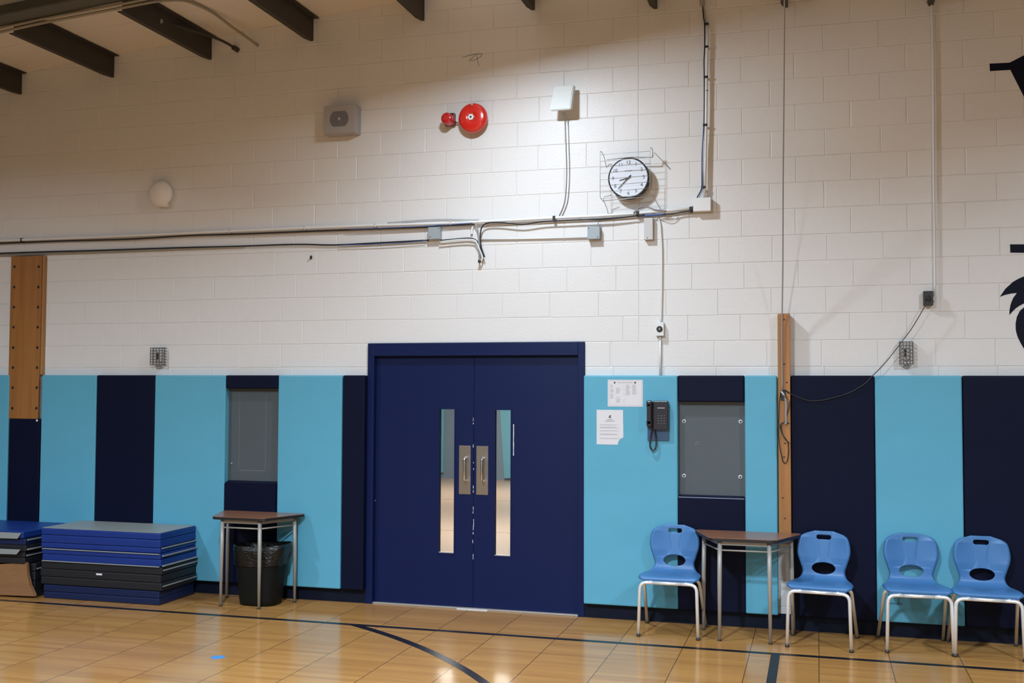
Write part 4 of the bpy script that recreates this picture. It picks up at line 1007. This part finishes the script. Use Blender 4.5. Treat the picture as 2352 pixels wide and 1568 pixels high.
def make_chair():
    root = empty('stacking_chair', (0, 0, 0), 'x', 'chair', 'blue plastic chairs along the wall')
    chair_shell(root)
    r = 0.0125
    ff, fb = 0.218, 0.226                      # half spread of front and rear feet
    def bend(a, b, c, rad, n=6):
        a, b, c = Vector(a), Vector(b), Vector(c); d1 = (a - b).normalized(); d2 = (c - b).normalized()
        return [(b + d1 * rad) * (1 - t) ** 2 + b * 2 * t * (1 - t) + (b + d2 * rad) * t * t for t in [k / n for k in range(n + 1)]]
    for sgn in (-1, 1):
        for front in (1, 0):
            fy = -0.243 if front else 0.225
            tx, ty, tz = (0.208, -0.232, 0.396) if front else (0.206, -0.05, 0.404)
            sp_ = ff if front else fb
            foot = (sgn * sp_, fy, 0.018)
            pts = [foot] + bend(foot, (sgn * tx, ty, tz), (0, ty, tz), 0.055) + [(sgn * 0.10, ty, tz)]
            lg = MB().tube(pts, r, 14).build('leg', 'chair_metal', root)
            MB().lathe([(0.013, 0.0), (0.016, 0.004), (0.014, 0.020)], (sgn * sp_, fy, 0.0005), axis='z', seg=14).build('foot_glide', 'glide', lg)
    MB().tube([(-0.10, -0.232, 0.396), (0.10, -0.232, 0.396)], r, 14).build('front_crossbar', 'chair_metal', root)
    MB().tube([(-0.10, -0.05, 0.404), (0.10, -0.05, 0.404)], r, 14).build('rear_crossbar', 'chair_metal', root)
    for sgn in (-1, 1):
        MB().tube([(sgn * 0.13, -0.232, 0.4095), (sgn * 0.13, -0.15, 0.416), (sgn * 0.13, 0.07, 0.4155)], 0.006, 10).build('side_rail', 'chair_metal', root)
    return root
ch = make_chair()
spots = [(-1.068, -0.310, 0, 'blue plastic chair between the double door and the desk'),
         (0.020, -0.350, -5.5, 'blue plastic chair standing alone right of the desk'),
         (0.656, -0.288, 3.5, 'blue plastic chair before a light blue pad, touching right neighbour'),
         (1.120, -0.292, -1.5, 'blue plastic chair furthest right, cut by the picture edge')]
for i, (x, y, a, lab) in enumerate(spots):
    o = ch if i == 0 else copy_tree(ch)
    o.location = (x, y, 0); o.rotation_euler.z = math.radians(a); o['label'] = lab

# ------------------------------------------------------------------ DESKS
def make_desk():
    root = empty('trapezoid_desk', (0, 0, 0), 'x', 'desk', 'trapezoid student desks')
    P = [(-0.385, 0.185), (-0.39, 0.155), (-0.255, -0.215), (-0.225, -0.235), (0.20, -0.235), (0.235, -0.215), (0.39, 0.155), (0.385, 0.185), (0.36, 0.20), (-0.36, 0.20)]
    MB().slab(P, 0.7430, 0.7465).build('desk_top', 'desk_laminate', root)
    MB().slab([(x * 1.004, y * 1.004) for x, y in P], 0.722, 0.7428, bevel=0.003).build('top_edge', 'desk_edge', root)
    LG = [(-0.325, 0.135), (-0.178, -0.195), (0.178, -0.195), (0.325, 0.135)]
    for x, y in LG:
        lg = MB().tube([(x * 0.985, y * 0.985, 0.7215), (x * 1.0, y * 1.0, 0.45), (x * 1.01, y * 1.01, 0.012)], 0.0165, 14, radii=[0.0165, 0.0163, 0.0115]).build('leg', 'desk_metal', root)
        MB().lathe([(0.012, 0.0), (0.016, 0.003), (0.013, 0.012)], (x * 1.01, y * 1.01, 0.0005), axis='z', seg=14).build('foot_glide', 'glide', lg)
    for a, b in ((0, 1), (1, 2), (2, 3)):
        MB().tube([(*LG[a], 0.655), (*LG[b], 0.655)], 0.0065, 10).build('brace_bar', 'desk_metal', root)
    for a, b in ((0, 1), (1, 2), (2, 3), (3, 0)):
        pa, pb = Vector((*LG[a], 0.70)), Vector((*LG[b], 0.70)); pa2, pb2 = pa.lerp(pb, 0.02), pa.lerp(pb, 0.98)
        d = (pb - pa).normalized(); n = Vector((-d.y, d.x, 0)) * 0.002
        mb = MB(); bm = mb.bm
        A = [bm.verts.new(p_) for p_ in (pa2 + n + Vector((0, 0, 0.0215)), pb2 + n + Vector((0, 0, 0.0215)), pb2 + n - Vector((0, 0, 0.008)), pa2 + n - Vector((0, 0, 0.008)))]
        B = [bm.verts.new(v.co - 2 * n) for v in A]
        bm.faces.new(A); bm.faces.new(B[::-1])
        for i in range(4): bm.faces.new((A[i], B[i], B[(i + 1) % 4], A[(i + 1) % 4]))
        mb.build('apron', 'desk_metal', root)
    return root
dk = make_desk(); dk.location = (-4.624, -0.285, 0); dk.rotation_euler.z = math.radians(-1); dk['label'] = 'wood-topped trapezoid desk standing over the black bin'
d2 = copy_tree(dk); d2.location = (-0.518, -0.325, 0); d2.rotation_euler.z = math.radians(0); d2['label'] = 'wood-topped trapezoid desk between two blue chairs'

# ------------------------------------------------------------------ BIN
bn = empty('waste_bin', (-4.545, -0.275, 0), 'black waste bin with plastic liner under the left desk', 'waste bin')
mb = MB(); bm = mb.bm
def oval(rx, ry, z, seg=64, e=3.0, wob=0.0, cx_=-4.545, cy_=-0.275):
    out = []
    for k in range(seg):
        t = 2 * math.pi * k / seg; c_, s2 = math.cos(t), math.sin(t)
        r_ = 1 / (abs(c_) ** e + abs(s2) ** e) ** (1 / e); w_ = 1 + wob * math.sin(7 * t + z * 40) + wob * 0.6 * math.sin(17 * t + z * 90)
        out.append((cx_ + c_ * r_ * rx * w_, cy_ + s2 * r_ * ry * w_, z))
    return out
def loft(mb, rings, cap=True):
    bm = mb.bm; R_ = [[bm.verts.new(p_) for p_ in r_] for r_ in rings]
    for i in range(len(R_) - 1):
        for k in range(len(R_[0])):
            f = bm.faces.new((R_[i][k], R_[i][(k + 1) % len(R_[0])], R_[i + 1][(k + 1) % len(R_[0])], R_[i + 1][k])); f.smooth = True
    if cap: bm.faces.new(R_[0][::-1])
loft(mb, [oval(0.155, 0.125, 0.0008), oval(0.165, 0.135, 0.006), oval(0.172, 0.140, 0.05), oval(0.206, 0.158, 0.40), oval(0.216, 0.165, 0.49), oval(0.210, 0.160, 0.49), oval(0.165, 0.13, 0.03)])
mb.build('bin_body', 'bin_black', bn)
mb = MB()
loft(mb, [oval(0.150, 0.12, 0.10, wob=0.02), oval(0.205, 0.155, 0.485, wob=0.004), oval(0.214, 0.162, 0.502, wob=0.003), oval(0.224, 0.172, 0.498, wob=0.008), oval(0.226, 0.173, 0.45, wob=0.014), oval(0.220, 0.169, 0.40, wob=0.02), oval(0.219, 0.167, 0.345, wob=0.022), oval(0.215, 0.164, 0.33, wob=0.012)], cap=False)
# the liner bulges out at the right rim
for v in mb.bm.verts:
    if v.co.z > 0.32 and v.co.x > -4.45: v.co.x += 0.03 * min(1, (v.co.x + 4.45) / 0.1) * min(1, (v.co.z - 0.32) / 0.15); v.co.z += 0.012 * min(1, (v.co.x + 4.45) / 0.1)
mb.build('bin_liner', 'liner', bn)

# ------------------------------------------------------------------ GYM MATS
def gym_mat(x0, x1, y0, y1, panels, m, label, top=None, strips=(), jig=0.0, name='folding_gym_mat', fstrips=()):
    """panels: list of (z0, z1); each folded panel is its own padded section"""
    root = empty(name, ((x0 + x1) / 2, (y0 + y1) / 2, panels[-1][0]), label, 'gym mat', 'folded gym mats')
    for i, (z0, z1) in enumerate(panels):
        dx, dy = random.uniform(-jig, jig), random.uniform(-jig, jig) * 0.5
        if y1 + dy > -0.078: dy = 0
        mm = m if isinstance(m, str) else m[i]
        MB().box((x0 + dx, y0 + dy, z0 + 0.0006), (x1 + dx, y1 + dy, z1 - 0.0006), bevel=0.009, seg=3).build('mat_panel', mm, root)
    if top is not None:
        MB().box((x0 + 0.006, y0 + 0.006, top - 0.0004), (x1 - 0.006, y1 - 0.006, top + 0.003), bevel=0.001).build('top_cover', 'mat_grey', root)
    for z, off in strips:
        MB().box((x1 + 0.004, y0 + 0.015, z - 0.006), (x1 + 0.012 + off, y1 - 0.01, z + 0.005), bevel=0.002).build('fastening_strip', 'mat_grey', root)
    for z in fstrips:
        MB().box((x0 + 0.01, y0 - 0.012, z - 0.004), (x1 - 0.005, y0 - 0.004, z + 0.004), bevel=0.0015).build('edge_piping', 'mat_grey', root)
    return root
y0, y1 = -0.62, -0.082
gym_mat(-6.485, -5.300, y0, y1, [(0.545, 0.600), (0.478, 0.545), (0.432, 0.478)], 'mat_blue', 'royal blue folded gym mat with grey top, topmost in nearer stack', top=0.601, strips=((0.474, 0.0),))
gym_mat(-6.470, -5.292, y0 - 0.004, y1, [(0.382, 0.430), (0.322, 0.382)], 'mat_blue', 'royal blue folded gym mat just above the black mats', strips=((0.412, 0.004), (0.330, 0.012)), fstrips=(0.428, 0.324), jig=0.004)
gym_mat(-6.480, -5.285, y0, y1, [(0.255, 0.320), (0.188, 0.255), (0.122, 0.188)], 'mat_black', 'black folded gym mat in the middle of the nearer stack', strips=((0.292, 0.0), (0.160, 0.0)), jig=0.006)
gym_mat(-6.455, -5.305, y0 + 0.01, y1, [(0.058, 0.120), (0.0005, 0.058)], 'mat_navy', 'dark blue folded gym mat at the bottom of nearer stack', jig=0.01)
p = wp(229, 1319, y0); tag(MB().box((p.x - 0.03, y0 - 0.011, p.z - 0.006), (p.x + 0.03, y0 - 0.003, p.z + 0.010), bevel=0.004).build('care_tag', 'paper'), 'small white tag sticking out of the black mat front', 'tag')
# farther stack at the left edge
gym_mat(-7.95, -6.60, -0.70, y1, [(0.515, 0.575)], 'mat_blue', 'blue gym mat lying on top of the left edge stack')
gym_mat(-7.95, -6.585, -0.69, y1, [(0.455, 0.512), (0.40, 0.455)], ['mat_navy', 'mat_black'], 'dark navy gym mat second from top in left edge stack', strips=((0.50, 0.0), (0.42, 0.01)), jig=0.004)
gym_mat(-7.94, -6.60, -0.68, y1, [(0.345, 0.398), (0.292, 0.345)], 'mat_black', 'black gym mat in the middle of the left edge stack', strips=((0.365, 0.0),), jig=0.004)
gym_mat(-7.93, -6.545, -0.612, y1, [(0.22, 0.29), (0.14, 0.22), (0.07, 0.14), (0.0005, 0.07)], 'mat_black', 'black gym mat at the bottom of left edge stack', strips=((0.245, 0.0),), jig=0.003)
def flap(u0, va, vb, u1, label):
    a = wp(u0, va, -0.715); b = wp(u1, va + 5, -0.715); c = wp(u1 - 9, vb + 3, -0.715); d = wp(u0, vb, -0.715)
    tag(MB().prism([(a.x, a.z), (b.x, b.z), (c.x, c.z), (d.x, d.z)], -0.706, -0.712).build('mat_flap', 'mat_grey'), label, 'mat flap', 'grey flaps of the left edge mats')
flap(-60, 1219, 1234, 48, 'upper grey flap hanging over the left edge mat stack')
flap(-60, 1257, 1270, 46, 'lower grey flap hanging over the left edge mat stack')
P = [wp(u, v, -0.66) for u, v in ((-80, 1298), (0, 1295), (63, 1291), (65, 1320), (70, 1345), (80, 1364), (82, 1369))]
poly = [(q_.x, max(q_.z, 0.0006)) for q_ in P] + [(P[0].x, 0.0006)]
tag(MB().prism(poly, -0.640, -0.672, bevel=0.004).build('tan_mat', 'mat_tan'), 'tan padded sheet leaning at the foot of left edge stack', 'padded sheet')
